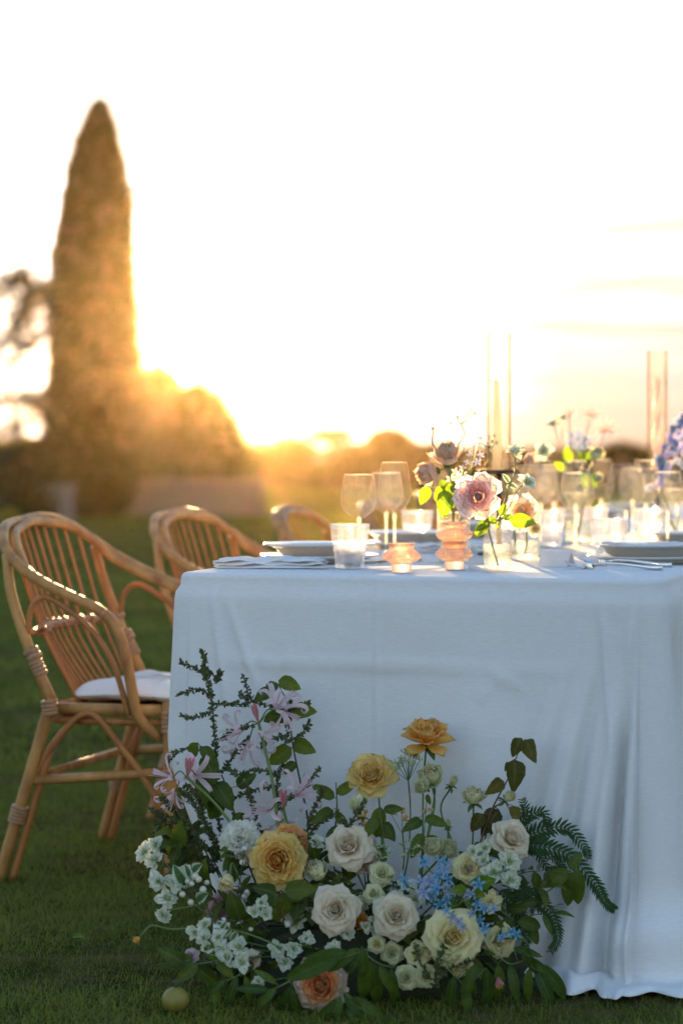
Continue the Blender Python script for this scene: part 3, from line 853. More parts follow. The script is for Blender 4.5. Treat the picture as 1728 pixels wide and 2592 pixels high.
# ------------------------------------------------------------------ rattan armchair
def mirror(pts): return [(x, -y, z) for (x, y, z) in pts]
def make_chair():
    root = empty('rattan_armchair', (0, 0, 0))
    near = [(.075, -.262, .335), (.03, -.278, .39), (.016, -.286, .455), (.002, -.29, .534), (-.024, -.29, .594), (-.065, -.29, .630), (-.131, -.289, .658), (-.20, -.287, .688), (-.262, -.275, .722), (-.315, -.245, .765), (-.352, -.175, .803), (-.378, -.09, .816)]
    far = [(x, -y, z + (0.012 if z > 0.6 else 0)) for (x, y, z) in reversed(near)]
    ring = spline(near + [(-.384, 0, .822)] + far, 6)
    b = MB(); b.tube(ring, .0128, 12); b.build('arm_and_back_rail', M['rattan'], root)
    inner = []
    for p in near[4:]: 
        inner.append(Vector(p) + Vector((0.010 if p[0] > -0.3 else 0.024, 0.021 if p[1] < -0.2 else 0.012, -0.010)))
    inner += [Vector((-.358, 0, .820))]
    inner2 = inner + [Vector((p.x, -p.y, p.z + 0.01)) for p in reversed(inner[:-1])]
    b = MB(); b.tube(spline(inner2, 6), .0105, 10); b.build('inner_back_rail', M['rattan'], root)
    # dark growth rings of the cane
    for idx in (28, 50, 78, 101, 128):
        if idx + 1 < len(ring):
            b = MB(); d = (ring[idx + 1] - ring[idx]).normalized() * 0.0022
            b.tube([ring[idx] - d, ring[idx] + d], .0136, 12); b.build('cane_joint', M['binding'], root)
    for sgn in (-1, 1):
        mir = (lambda q: q) if sgn < 0 else mirror
        up = .012 if sgn > 0 else 0
        post = spline(mir([(-.305, -.262, .752), (-.285, -.278, .66), (-.235, -.286, .53), (-.180, -.286, .415)]), 5)
        b = MB(); b.tube(post, [.0112 + .003 * i / len(post) for i in range(len(post))], 10); b.build('back_post', M['rattan'], root)
        leg = spline(mir([(-.180, -.286, .425), (-.215, -.293, .30), (-.265, -.302, .13), (-.305, -.31, -.005)]), 5)
        b = MB(); b.tube(leg, .0142, 10); b.build('leg', M['rattan'], root)
        leg2 = spline(mir([(-.188, -.280, .30), (-.238, -.288, .13), (-.278, -.295, -.005)]), 5)
        b = MB(); b.tube(leg2, .0095, 8); b.build('leg_brace', M['rattan2'], root)
        leg = spline(mir([(.098, -.265, .42), (.104, -.270, .2), (.108, -.278, -.005)]), 4)
        b = MB(); b.tube(leg, .0145, 10); b.build('leg', M['rattan'], root)
        brace = spline(mir([(-.243, -.280, .57), (-.232, -.282, .63), (-.196, -.284, .655), (-.14, -.286, .628), (-.085, -.286, .585), (-.042, -.286, .53), (-.015, -.284, .47), (.006, -.28, .39)]), 6)
        b = MB(); b.tube(brace, .0072, 8); b.build('arm_brace', M['rattan2'], root)
        arch = spline(mir([(-.228, -.288, .225), (-.195, -.286, .29), (-.15, -.284, .350), (-.105, -.282, .388), (-.07, -.280, .382), (-.02, -.278, .325), (.04, -.274, .25), (.088, -.270, .17)]), 6)
        b = MB(); b.tube(arch, .0082, 8); b.build('seat_arch', M['rattan2'], root)
        b = MB(); b.tube(mir([(-.236, -.29, .232), (.103, -.268, .262)]), [.0115, .0115], 8); b.build('stretcher', M['rattan'], root)
        # bindings: turns of split cane round the joints
        def bind(c0, c1, rad, n):
            w = MB(); c0, c1 = Vector(c0), Vector(c1)
            for i in range(n):
                p = c0.lerp(c1, (i + .5) / n); d = (c1 - c0).normalized() * ((c1 - c0).length / n * 0.46)
                w.tube([p - d, p - d * .5, p + d * .5, p + d], [rad * .94, rad, rad, rad * .94], 12)
            w.build('cane_binding', M['binding'], root)
        q = mir([(-.182, -.286, .385), (-.187, -.288, .42), (-.252, -.299, .175), (-.262, -.3015, .135), (.099, -.266, .35), (.0985, -.265, .40), (-.205, -.286, .475), (-.222, -.286, .508), (-.22, -.286, .512), (-.235, -.286, .535), (.103, -.27, .245), (.103, -.27, .268)])
        bind(q[0], q[1], .0195, 4); bind(q[2], q[3], .021, 5); bind(q[4], q[5], .0185, 5); bind(q[6], q[7], .0165, 4); bind(q[8], q[9], .0185, 2); bind(q[10], q[11], .0185, 3)
    # spindles of the back
    nsp = 13
    for i in range(nsp):
        t = -1 + 2 * i / (nsp - 1)
        y0 = t * .235
        k = (abs(t)) ** 2.2
        top = Vector((-.372 + .075 * k, y0 * 1.0, .812 - .050 * k + (0.008 if t > 0 else 0)))
        mid = Vector((-.285 + .055 * k, y0 * .93, .57))
        bot = Vector((-.175 + .02 * k, y0 * .80, .405))
        b = MB(); b.tube(spline([top, mid, bot], 6), .0040, 7, False); b.build('spindle', M['rattan2'], root)
    # woven band half way up
    band = []
    for i in range(25):
        t = -1 + 2 * i / 24; k = abs(t) ** 2.2
        band.append(Vector((-.289 + .052 * k, t * .262, .573)))
    b = MB(); b.tube(band, .0065, 8); b.tube([p + Vector((.012, 0, .006)) for p in band], .005, 8); b.build('mid_rail', M['binding'], root)
    for i in range(nsp):
        t = -1 + 2 * i / (nsp - 1); k = abs(t) ** 2.2
        c = Vector((-.282 + .054 * k, t * .235 * .93, .574))
        b = MB(); b.tube([c + Vector((-.012, -.008, -.012)), c + Vector((.013, 0, 0)), c + Vector((-.012, .008, .012))], .0042, 6); b.tube([c + Vector((-.012, .008, -.012)), c + Vector((.013, 0, 0)), c + Vector((-.012, -.008, .012))], .0042, 6)
        b.build('cane_knot', M['binding'], root)
    # seat
    fr = [(-.178, -.272, .40), (.100, -.262, .40), (.135, -.22, .402), (.135, .22, .402), (.100, .262, .40), (-.178, .272, .40)]
    b = MB()
    for i in range(6): b.tube([fr[i], fr[(i + 1) % 6]], .0135, 10)
    b.build('seat_frame', M['rattan'], root)
    b = MB()
    for i in range(6): b.tube([Vector(fr[i]) * .985 + Vector((0, 0, -.022)), Vector(fr[(i + 1) % 6]) * .985 + Vector((0, 0, -.022))], .009, 8)
    b.build('lower_seat_rail', M['rattan2'], root)
    b = MB(); b.box((-.175, -.255, .392), (.128, .255, .400)); b.build('seat_panel', M['rattan2'], root, False)
    b = MB(); b.tube([(.106, -.27, .255), (.106, .27, .255)], .0105, 8); b.build('stretcher', M['rattan'], root)
    b = MB(); b.tube([(-.238, -.29, .235), (-.238, .29, .235)], .0105, 8); b.build('stretcher', M['rattan'], root)
    b = MB(); b.tube(spline([(.104, -.262, .19), (.104, -.17, .33), (.104, -.08, .375), (.104, .08, .375), (.104, .17, .33), (.104, .262, .19)], 5), .008, 8); b.build('seat_arch', M['rattan2'], root)
    # cushion: puffed square with a piped seam
    b = MB(); nu, nv = 40, 12; V = []; F = []
    for j in range(nv + 1):
        ph = -math.pi / 2 + math.pi * j / nv
        for i in range(nu):
            a = 2 * math.pi * i / nu
            ca, sa = math.cos(a), math.sin(a)
            sup = (abs(ca) ** 5 + abs(sa) ** 5) ** (-1 / 5)
            rr = math.copysign(abs(math.cos(ph)) ** 0.38, 1) * sup
            bulge = 1 + .03 * math.sin(a * 4 + 1)
            V.append((-.005 + rr * ca * .172 * bulge, rr * sa * .248 * bulge, .428 + .021 * math.sin(ph) * (1 + .22 * math.sin(ca * 9 + sa * 4)) + .004 * math.sin(sa * 11)))
    for j in range(nv):
        for i in range(nu):
            i2 = (i + 1) % nu; F.append((j * nu + i, j * nu + i2, (j + 1) * nu + i2, (j + 1) * nu + i))
    b.add(V, F); cu = b.build('seat_cushion', M['cushion'], root)
    b = MB(); b.tube([V[(nv // 2) * nu + i] for i in range(nu)] + [V[(nv // 2) * nu]], .0022, 6, False); b.build('piping', M['cushion'], cu)
    return root

chair0 = make_chair()
CA = R(17)
labs = ['rattan armchair nearest the camera, white seat cushion, beside the left table end', 'second rattan armchair from the front, partly hidden by the near chair and cloth corner',
        'third rattan armchair from the front, showing its back rail behind the first plate', 'fourth rattan armchair from the front, seen behind the wine glasses', 'fifth rattan armchair along the left side, glimpsed behind the stacked holders',
        'sixth rattan armchair along the left side, behind the vases', 'seventh and last rattan armchair of the left row, far down the table']
c0 = Vector((-.409, 5.778, 0))
for i in range(7):
    c = chair0 if i == 0 else copy_tree(chair0)
    off = TU * (0, .99, 2.05, 3.05, 3.85, 4.75, 5.65)[i] + Vector((0, 0, (0, -.010, -.026, -.024, 0, 0, 0)[i]))
    c.location = c0 + off
    c.rotation_euler = (0, 0, -CA + (0, R(-3), R(2), R(-2), R(3), 0, R(-2), R(1))[i])
    tag(c, labs[i], 'chair', 'rattan armchairs along the table')
# ------------------------------------------------------------------ tableware
def T(px, py): return on_plane(px, py, TZ + 0.0016)

def glass_wine(kind):
    """kind: 'red' wide bowl, 'white' narrower and taller, 'big' burgundy bowl"""
    root = empty('wine_glass', (0, 0, 0))
    if kind == 'red': H, rm, rb, hb, st = .190, .0300, .0385, .096, .094
    elif kind == 'white': H, rm, rb, hb, st = .216, .0260, .0345, .112, .104
    else: H, rm, rb, hb, st = .208, .0330, .0460, .118, .090
    prof = []
    for i in range(21):
        t = i / 20
        z = st + hb * t
        if t < .42:
            r = rb * math.sin((t / .42) * math.pi / 2) ** .72
        else:
            q = (t - .42) / .58
            r = rb + (rm - rb) * q ** 1.7
        prof.append((max(r, .004), z))
    inner = [(r - .0007, z + .001) for r, z in prof]
    b = MB(); b.lathe(prof, 40)
    b.build('bowl', M['glass'], root)
    b = MB(); ring = [(rm * math.cos(2 * math.pi * k / 40), rm * math.sin(2 * math.pi * k / 40), st + hb) for k in range(41)]
    b.tube(ring, .0008, 6, False); b.build('rim', M['stemglass'], root)
    b = MB(); b.lathe([(.0001, st + .008), (.0045, st + .004), (.0055, st - .002), (.0040, st - .012), (.0034, st - .04), (.0034, .03), (.0042, .012), (.008, .0055), (.020, .0032), (.035, .0018), (.0358, .0010), (.0352, .0), (.0001, .0)], 32)
    b.build('stem_and_foot', M['stemglass'], root)
    return root
WG = {}
def wine(kind, px, py, label, tilt=0):
    if kind not in WG: WG[kind] = o = glass_wine(kind)
    else: o = copy_tree(WG[kind])
    o.location = T(px, py); o.rotation_euler = (0, 0, rnd.random() * 6)
    return tag(o, label, 'wine glass', 'wine glasses on the table')

def make_tumbler():
    root = empty('tumbler', (0, 0, 0))
    out = [(.0285, 0), (.0295, .002), (.0312, .018), (.0332, .036), (.0352, .050), (.0372, .0535), (.0376, .056), (.0392, .074), (.0412, .0895), (.0414, .0905)]
    inn = [(.0400, .0905), (.0388, .080), (.0365, .056), (.0322, .034), (.0288, .014), (.0265, .0095), (.0001, .0090)]
    def flute(r, z, a):
        if z < .051 and z > .001: return r * (1 - .035 * abs(math.sin(a * 5)) ** .7 + .012)
        return r
    b = MB(); b.lathe([(.0001, 0)] + out + inn, 60, mod=flute); b.build('glass_body', M['tumbler'], root)
    b = MB(); b.tube([(.0407 * math.cos(2 * math.pi * k / 40), .0407 * math.sin(2 * math.pi * k / 40), .0903) for k in range(41)], .0009, 6, False); b.build('rim', M['stemglass'], root)
    return root
TB_ = []
def tumbler(px, py, label):
    o = copy_tree(TB_[0]) if TB_ else make_tumbler()
    TB_.append(o)
    o.location = T(px, py); o.rotation_euler = (0, 0, rnd.random())
    return tag(o, label, 'tumbler', 'fluted water tumblers')

def amber_holder():
    root = empty('candle_holder', (0, 0, 0))
    def rib(r, z, a):
        return r * (1 + .018 * math.sin(a * 36)) if .016 < z < .053 else r
    prof = [(.0001, 0), (.0185, 0), (.0192, .001), (.0192, .0165), (.0200, .0185), (.0290, .0215), (.0355, .0265), (.0375, .0310), (.0360, .0355), (.0300, .0405), (.0255, .0440), (.0250, .0470), (.0255, .0560),
            (.0235, .0560), (.0228, .0470), (.0250, .0420), (.0320, .0345), (.0330, .0310), (.0300, .0265), (.0180, .0215), (.0150, .0180), (.0001, .0175)]
    b = MB(); b.lathe(prof, 144, mod=rib); b.build('glass_body', M['amber'], root)
    b = MB(); b.tube([(.0250 * math.cos(2 * math.pi * k / 40), .0250 * math.sin(2 * math.pi * k / 40), .0562) for k in range(41)], .0011, 6, False); b.build('rim', M['amber'], root)
    return root
h1 = amber_holder(); h1.location = T(1016, 1448)
tag(h1, 'single ribbed peach glass candle holder left of the stacked pair', 'candle holder', 'ribbed peach glass candle holders')
h2 = copy_tree(h1); h2.location = T(1149, 1441)
tag(h2, 'lower ribbed peach glass candle holder of the stacked pair', 'candle holder', 'ribbed peach glass candle holders')
h3 = copy_tree(h1); h3.location = h2.location + Vector((0, 0, .0395)); h3.rotation_euler = (0, 0, .4)
tag(h3, 'upper ribbed peach glass candle holder of the stacked pair', 'candle holder', 'ribbed peach glass candle holders')

def plate_mesh(r, h, foot, name):
    b = MB()
    b.lathe([(.0001, .0), (foot, .0), (foot + .002, .003), (r * .80, h * .62), (r * .985, h), (r, h + .0015), (r * .99, h + .0035), (r * .80, h * .66 + .0035), (foot, .0058), (.0001, .0052)], 72)
    return b.mesh(name, M['china'])
side_me = plate_mesh(.129, .013, .085, 'under_plate')
# deep bowl with a broad flat rim
b = MB()
b.lathe([(.0001, 0), (.070, 0), (.073, .003), (.089, .016), (.096, .027), (.104, .0315), (.1195, .0375), (.1210, .0395), (.1195, .0410), (.103, .0350), (.092, .0300), (.083, .019), (.069, .0075), (.0001, .0065)], 72)
bowl_me = b.mesh('pasta_bowl', M['china'])
def setting(a, b_, who, near_label):
    p = tp(a, b_, TZ + .002)
    o = bpy.data.objects.new('under_plate', side_me); link(o); o.location = p
    tag(o, 'flat plate under the bowl ' + near_label, 'plate', 'pale plates set on the table')
    o = bpy.data.objects.new('pasta_bowl', bowl_me); link(o); o.location = p + Vector((0, 0, .0078)); o.scale = (1, 1, .80)
    tag(o, 'wide-rimmed bowl on a plate ' + near_label, 'bowl', 'wide-rimmed bowls set on the table')
setting(.128, .497, 'L', 'at the first left place, behind the folded napkin')
setting(.128, 1.28, 'L', 'at the second left place, behind the peach candle holders')
setting(.128, 2.07, 'L', 'at the third left place, behind the bud vase')
setting(.128, 2.86, 'L', 'at the fourth left place, in front of the far chairs')
setting(.128, 3.65, 'L', 'at the fifth left place, far down the table')
setting(.128, 4.44, 'L', 'at the sixth left place, far down the table')
setting(.815, .66, 'R', 'at the right edge of the picture, beside the forks')
setting(.80, 1.45, 'R', 'at the second right place, just past the right edge')

# glasses: (kind, px, py of the foot's middle, label)
wine('red', 908, 1427, 'low round-bowled wine glass standing just behind the near tumbler')
wine('white', 998, 1428, 'tall wine glass left of the peach candle holders, the front of two')
wine('red', 977, 1406, 'wine glass half hidden behind the tall left one')
wine('big', 1363, 1408, 'large-bowled wine glass behind the yellow rose jar')
wine('white', 1368, 1385, 'narrow wine glass seen through the large-bowled one')
wine('red', 1460, 1407, 'round-bowled wine glass standing behind the white place card')
wine('white', 1455, 1388, 'tall narrow wine glass behind the one at the place card')
wine('big', 1583, 1392, 'wide wine glass above the right tumbler')
wine('white', 1633, 1383, 'tall wine glass right of the wide one, by the twisted candle')
wine('red', 1688, 1398, 'round-bowled wine glass above the right-hand bowl, left one')
wine('white', 1712, 1386, 'tall wine glass at the right edge above the right-hand bowl')
wine('red', 1235, 1366, 'wine glass glimpsed between the pink rose and the candle stand')
wine('white', 1110, 1366, 'wine glass behind the peach roses, near the left row')
wine('white', 1520, 1366, 'far wine glass behind the green-leaved table flowers')
wine('red', 1400, 1362, 'far wine glass left of the green-leaved table flowers')
wine('red', 1660, 1364, 'far wine glass behind the twisted candle')
wine('white', 1300, 1350, 'far wine glass below the straight candle')
wine('red', 1600, 1352, 'far wine glass between the two right groups of glasses')
tumbler(885, 1438, 'fluted water tumbler standing behind the folded napkin')
tumbler(1543, 1417, 'fluted water tumbler left of the right-hand bowl')
tumbler(1390, 1382, 'fluted water tumbler among the glasses behind the place card')
tumbler(1500, 1372, 'fluted water tumbler far back among the right glasses')
tumbler(1270, 1372, 'fluted water tumbler behind the pink rose vase')
tumbler(1640, 1376, 'fluted water tumbler behind the right wine glasses')
tumbler(1055, 1384, 'fluted water tumbler behind the single peach holder')

# candles in glass cylinders on dark stands
def hurricane(px, py, H0, H1, rad, label, twisted, lab_c):
    base = T(px, py)
    st = empty('candle_stand', base, 0, 'dark metal candle stand with a round tray under ' + label, 'candle stand')
    b = MB(); b.lathe([(.0001, 0), (.050, 0), (.051, .004), (.046, .007), (.010, .012), (.006, .03), (.0055, H0 - .02), (.010, H0 - .009), (.0001, H0 - .009)], 28); b.build('stem', M['iron'], st)
    b = MB(); b.lathe([(.0001, H0 - .009), (.043, H0 - .008), (.046, H0 - .003), (.046, H0), (.044, H0), (.042, H0 - .004), (.0001, H0 - .004)], 36); b.build('tray', M['iron'], st)
    cy = empty('glass_chimney', base + Vector((0, 0, H0)), 0, 'tall clear glass cylinder round ' + label, 'glass cylinder')
    b = MB(); b.lathe([(rad, -.003), (rad, H1 - H0)], 48); b.lathe([(rad - .0022, -.003), (rad - .0022, H1 - H0)], 48); b.build('wall', M['cyl'], cy)
    b = MB(); b.tube([((rad - .0011) * math.cos(2 * math.pi * k / 48), (rad - .0011) * math.sin(2 * math.pi * k / 48), H1 - H0) for k in range(49)], .0014, 6, False); b.build('rim', M['stemglass'], cy)
    ca = empty('candle', base + Vector((0, 0, H0 - .003)), 0, lab_c, 'candle')
    return base, ca
base, ca = hurricane(1262, 1404, .196, .512, .0285, 'the straight candle', False, 'straight tapered ivory candle inside the taller glass cylinder')
b = MB(); b.tube([(-.004, 0, 0), (-.004, 0, .10), (-.006, 0, .195), (-.007, 0, .206), (-.007, 0, .209)], [.0108, .0094, .0066, .0058, .002], 20); b.build('taper', M['wax'], ca)
b = MB(); b.tube([(-.007, 0, .205), (-.0065, 0, .216)], .0009, 6); b.build('wick', M['wick'], ca)
base, ca = hurricane(1662, 1372, .190, .505, .0265, 'the twisted candle', True, 'twisted lilac candle inside the right-hand glass cylinder')
b = MB(); V = []; F = []; nk, nz = 20, 60
for j in range(nz + 1):
    t = j / nz; z = t * .24; tw = t * 9.0; r0 = .0115 - .005 * t
    for k in range(nk):
        a = 2 * math.pi * k / nk
        rr = r0 * (1 + .42 * math.cos(2 * (a - tw)))
        V.append((rr * math.cos(a), rr * math.sin(a), z))
for j in range(nz):
    for k in range(nk):
        k2 = (k + 1) % nk; F.append((j * nk + k, j * nk + k2, (j + 1) * nk + k2, (j + 1) * nk + k))
F.append(tuple(nz * nk + k for k in range(nk)))
b.add(V, F); M['lilacwax'] = leafy('lilac_wax', (0.88, 0.78, 0.82), (0.88, 0.78, 0.82), 0.62, 0.05, 0.3, 5)
b.build('twisted_taper', M['lilacwax'], ca)
b = MB(); b.tube([(0, 0, .238), (0.001, 0, .25)], .0009, 6); b.build('wick', M['wick'], ca)

# napkins: folded linen strips
def napkin(a, b_, L_, W_, ang, label, seed):
    r = random.Random(seed)
    root = empty('folded_napkin', tp(a, b_, TZ + .002), -TA + ang, label, 'napkin', 'folded white napkins')
    for layer in range(3):
        nx_, ny_ = 44, 16
        V = []; F = []
        ins = layer * .004
        for top in (0, 1):
            for j in range(ny_ + 1):
                for i in range(nx_ + 1):
                    u, v = i / nx_, j / ny_
                    x = (u - .5) * (L_ - ins) + .006 * math.sin(v * 5 + layer * 2 + seed)
                    y = (v - .5) * (W_ - ins) + .004 * math.sin(u * 9 + layer + seed)
                    e = min(1, 14 * min(u, 1 - u, v * .6, (1 - v) * .6))
                    z = .0005 + layer * .0065 + top * .0058 * (0.3 + 0.7 * e) + (.0028 * math.sin(u * 15 + layer * 1.7 + seed) * math.sin(v * 7 + u * 4) + .002 * noise.noise(Vector((u * 9, v * 5, seed + layer)))) * (0.3 + layer * .55)
                    z = max(z, .0003)
                    V.append((x, y, z))
        m_ = (nx_ + 1) * (ny_ + 1)
        for j in range(ny_):
            for i in range(nx_):
                a0 = j * (nx_ + 1) + i
                F.append((m_ + a0, m_ + a0 + 1, m_ + a0 + nx_ + 2, m_ + a0 + nx_ + 1))
                F.append((a0, a0 + nx_ + 1, a0 + nx_ + 2, a0 + 1))
        for i in range(nx_):
            F.append((i, i + 1, m_ + i + 1, m_ + i)); k = ny_ * (nx_ + 1) + i; F.append((k + 1, k, m_ + k, m_ + k + 1))
        for j in range(ny_):
            k = j * (nx_ + 1); F.append((k + nx_ + 1, k, m_ + k, m_ + k + nx_ + 1)); k += nx_; F.append((k, k + nx_ + 1, m_ + k + nx_ + 1, m_ + k))
        b = MB(); b.add(V, F); b.build('linen_fold', M['napkin'], root)
nap = T(688, 1437)
rel = nap - Vector((TO.x, TO.y, 0))
napkin(rel.dot(TV) - .003, rel.dot(TU), .228, .085, R(14), 'folded white napkin at the left front corner of the table', 1)
rel = T(1100, 1398) - Vector((TO.x, TO.y, 0))
napkin(rel.dot(TV), rel.dot(TU), .20, .08, R(10), 'folded white napkin behind the stacked candle holders', 4)
rel = T(1690, 1400) - Vector((TO.x, TO.y, 0))
rb_ = bpy.data.objects.new('bowl_napkin', None); 
COL.objects.link(rb_); rb_.location = tp(.815, .66, TZ + .040); rb_.rotation_euler = (0, 0, .3)
tag(rb_, 'white napkin laid in the bowl at the right edge of the picture', 'napkin', 'folded white napkins')
b = MB(); V = []; F = []
for j in range(13):
    for i in range(25):
        u, v = i / 24 - .5, j / 12 - .5
        rr = math.hypot(u * .17, v * .11)
        V.append((u * .17, v * .11, .004 + .006 * noise.noise(Vector((u * 6, v * 6, 2))) - .30 * max(0, .07 - rr) * 0.15 - .012 * (1 - min(1, rr / .08))))
for j in range(12):
    for i in range(24): F.append((j * 25 + i, j * 25 + i + 1, (j + 1) * 25 + i + 1, (j + 1) * 25 + i))
b.add(V, F); o = b.build('linen_fold', M['napkin'], rb_); md = o.modifiers.new('t', 'SOLIDIFY'); md.thickness = .003

# place card: a folded tent with a line of handwriting
pc = empty('place_card', T(1408, 1433), R(-32), 'small white folded place card standing in front of the round-bowled glass', 'place card')
b = MB(); t_ = .0006
V = [(-.034, -.022, 0), (.034, -.022, 0), (.034, 0, .034), (-.034, 0, .034)]
b.add(V + [(x, y + .0012, z - .0009) for x, y, z in V], [(0, 1, 2, 3), (7, 6, 5, 4), (0, 4, 5, 1), (0, 3, 7, 4), (1, 5, 6, 2)]); b.build('front_leaf', M['paper'], pc, False)
V = [(-.034, .022, 0), (.034, .022, 0), (.034, .0006, .0338), (-.034, .0006, .0338)]
b = MB(); b.add(V + [(x, y - .0012, z - .0009) for x, y, z in V], [(1, 0, 3, 2), (4, 5, 6, 7), (0, 1, 5, 4), (0, 4, 7, 3), (1, 2, 6, 5)]); b.build('back_leaf', M['paper'], pc, False)

# forks and knives
def fork(p, ang, label, L_=.195, n=4):
    root = empty('fork', p, ang, label, 'fork', 'steel forks')
    b = MB()
    b.tube([(-.085, 0, .0035), (-.06, 0, .004), (0, 0, .011), (.035, 0, .012), (.06, 0, .006)], [.0058, .0048, .0026, .0026, .0042], 10, True, 0.35)
    b.build('handle', M['steel'], root)
    b = MB(); b.tube([(.055, 0, .0070), (.068, 0, .0034), (.078, 0, .0032)], [.0045, .011, .0115], 12, True, 0.14); b.build('head', M['steel'], root)
    for i in range(n):
        y = (i - (n - 1) / 2) * .0062
        b = MB(); b.tube([(.074, y, .0032), (.088, y, .0036), (.103, y, .0075), (.118, y, .0145)], [.0019, .0017, .0014, .0008], 8); b.build('tine', M['steel'], root)
    return root
fork(T(1556, 1441) + Vector((0.012, 0, 0)), R(180 - 20), 'steel fork with its tines toward the place card, front one of two')
fork(T(1600, 1433), R(180 - 26), 'steel fork with its tines toward the place card, rear one of two')
fork(T(948, 1412), R(180 + 38), 'steel fork lying right of the near tumbler', n=4)
kn = empty('table_knife', T(975, 1423), R(34), 'steel table knife lying right of the near tumbler', 'knife')
b = MB(); b.tube([(-.09, 0, .004), (-.05, 0, .004), (0, 0, .0035)], [.0062, .0055, .004], 10, True, 0.5); b.build('handle', M['steel'], kn)
b = MB(); b.tube([(0, 0, .0035), (.03, 0, .003), (.08, 0, .003), (.10, .002, .003)], [.004, .0085, .0085, .002], 10, True, 0.12); b.build('blade', M['steel'], kn)

# ------------------------------------------------------------------ vases
def vase_bottle(p, r, h, neck, label, water=.55, stems=0):
    root = empty('bud_vase', p, 0, label, 'vase', 'clear glass vases on the table')
    prof = [(.0001, 0), (r * .62, 0), (r * .86, .004), (r * .98, .016), (r, .030), (r, h * .62), (r * .93, h * .70), (r * .70, h * .80), (neck * 1.1, h * .88), (neck, h * .93), (neck * 1.12, h)]
    b = MB(); b.lathe(prof, 40); b.build('glass_wall', M['vase'], root)
    b = MB(); b.tube([(neck * 1.12 * math.cos(2 * math.pi * k / 30), neck * 1.12 * math.sin(2 * math.pi * k / 30), h) for k in range(31)], .0011, 6, False); b.build('rim', M['stemglass'], root)
    w = [(.0001, .004), (r * .60, .004), (r * .84, .008), (r * .955, .018), (r * .965, .03), (r * .965, h * water), (.0001, h * water)]
    b = MB(); b.lathe(w, 40); b.build('water', M['water'], root)
    return root
def vase_cyl(p, r, h, label, water=.45):
    root = empty('glass_jar', p, 0, label, 'vase', 'clear glass vases on the table')
    b = MB(); b.lathe([(.0001, 0), (r * .95, 0), (r, .004), (r, h)], 40); b.build('glass_wall', M['vase'], root)
    b = MB(); b.tube([(r * math.cos(2 * math.pi * k / 36), r * math.sin(2 * math.pi * k / 36), h) for k in range(37)], .0012, 6, False); b.build('rim', M['stemglass'], root)
    b = MB(); b.lathe([(.0001, .005), (r * .93, .005), (r * .965, .009), (r * .965, h * water), (.0001, h * water)], 36); b.build('water', M['water'], root)
    return root
# ------------------------------------------------------------------ petals, flowers, leaves
def petal_mesh(name, mat, L, W, R_=.5, th0=0.0, kap=0.0, reflex=0.0, tip='round', ruf=0.03, seed=0, r0=0.02, nu=6, nv=7, curl=0.0, rk=7.0):
    """one petal: base near the axis, growing up +Z and opening towards +Y. th0 opening angle, kap how it bends on the way, reflex bend of the tip"""
    r = random.Random(seed)
    ph1, ph2, ph3 = r.random() * 6, r.random() * 6, r.random() * 6
    V = []; F = []; G = []
    y, z = r0, 0.0
    sect = []
    ang = th0
    for j in range(nv + 1):
        v = j / nv
        ang = th0 + kap * v + reflex * max(0, (v - .6) / .4) ** 1.6
        if j: y += math.sin(ang) * L / nv; z += math.cos(ang) * L / nv
        sect.append((y, z, ang))
    for j in range(nv + 1):
        v = j / nv
        y, z, ang = sect[j]
        if tip == 'round': w = W * (v ** .6) * (1 - v ** 5) ** .45 * 1.05 + .02 * W
        elif tip == 'point': w = W * (math.sin(math.pi * min(1, v ** .75)) ** .8) * (1 + .25 * v) + .03 * W if v < 1 else .02 * W
        elif tip == 'lobe': w = W * (.22 + .78 * math.sin(math.pi * v ** 1.1) ** .8) * (1 - v ** 8) + .01 * W
        else: w = W * (.4 + .6 * math.sin(math.pi * min(1, v * .9 + .1)) ** .6) * (1 - .6 * v ** 6)
        if tip == 'frill': w = W * (.15 + .85 * v ** .9)
        for i in range(nu + 1):
            u = 2 * i / nu - 1
            s = w * u
            rad = max(R_, .05)
            a = s / rad
            x = rad * math.sin(a)
            inn = rad * (1 - math.cos(a))
            q = ruf * (math.sin(u * rk * .5 + ph1) * .6 + math.sin(u * rk + ph2) * .4 + .5 * math.sin(v * 9 + ph3 + u * 3)) * v * v
            edge = curl * abs(u) ** 3 * v
            drop = 0
            if tip == 'round': drop = .10 * L * u * u * v ** 3 - (.03 * L * math.cos(u * 3.0 + ph3) * v ** 4)
            if tip == 'frill': drop = (.06 * L * math.sin(u * 14 + ph1) + .14 * L * u * u) * v ** 4
            ny, nz = math.cos(ang), -math.sin(ang)        # outward normal
            ty, tz = math.sin(ang), math.cos(ang)
            V.append((x, y + (-inn + q + edge) * ny - drop * ty, z + (-inn + q + edge) * nz - drop * tz))
            G.append((u, v))
    for j in range(nv):
        for i in range(nu):
            a = j * (nu + 1) + i
            F.append((a, a + 1, a + nu + 2, a + nu + 1))
    b = MB(); b.add(V, F, G)
    return b.mesh(name, mat)

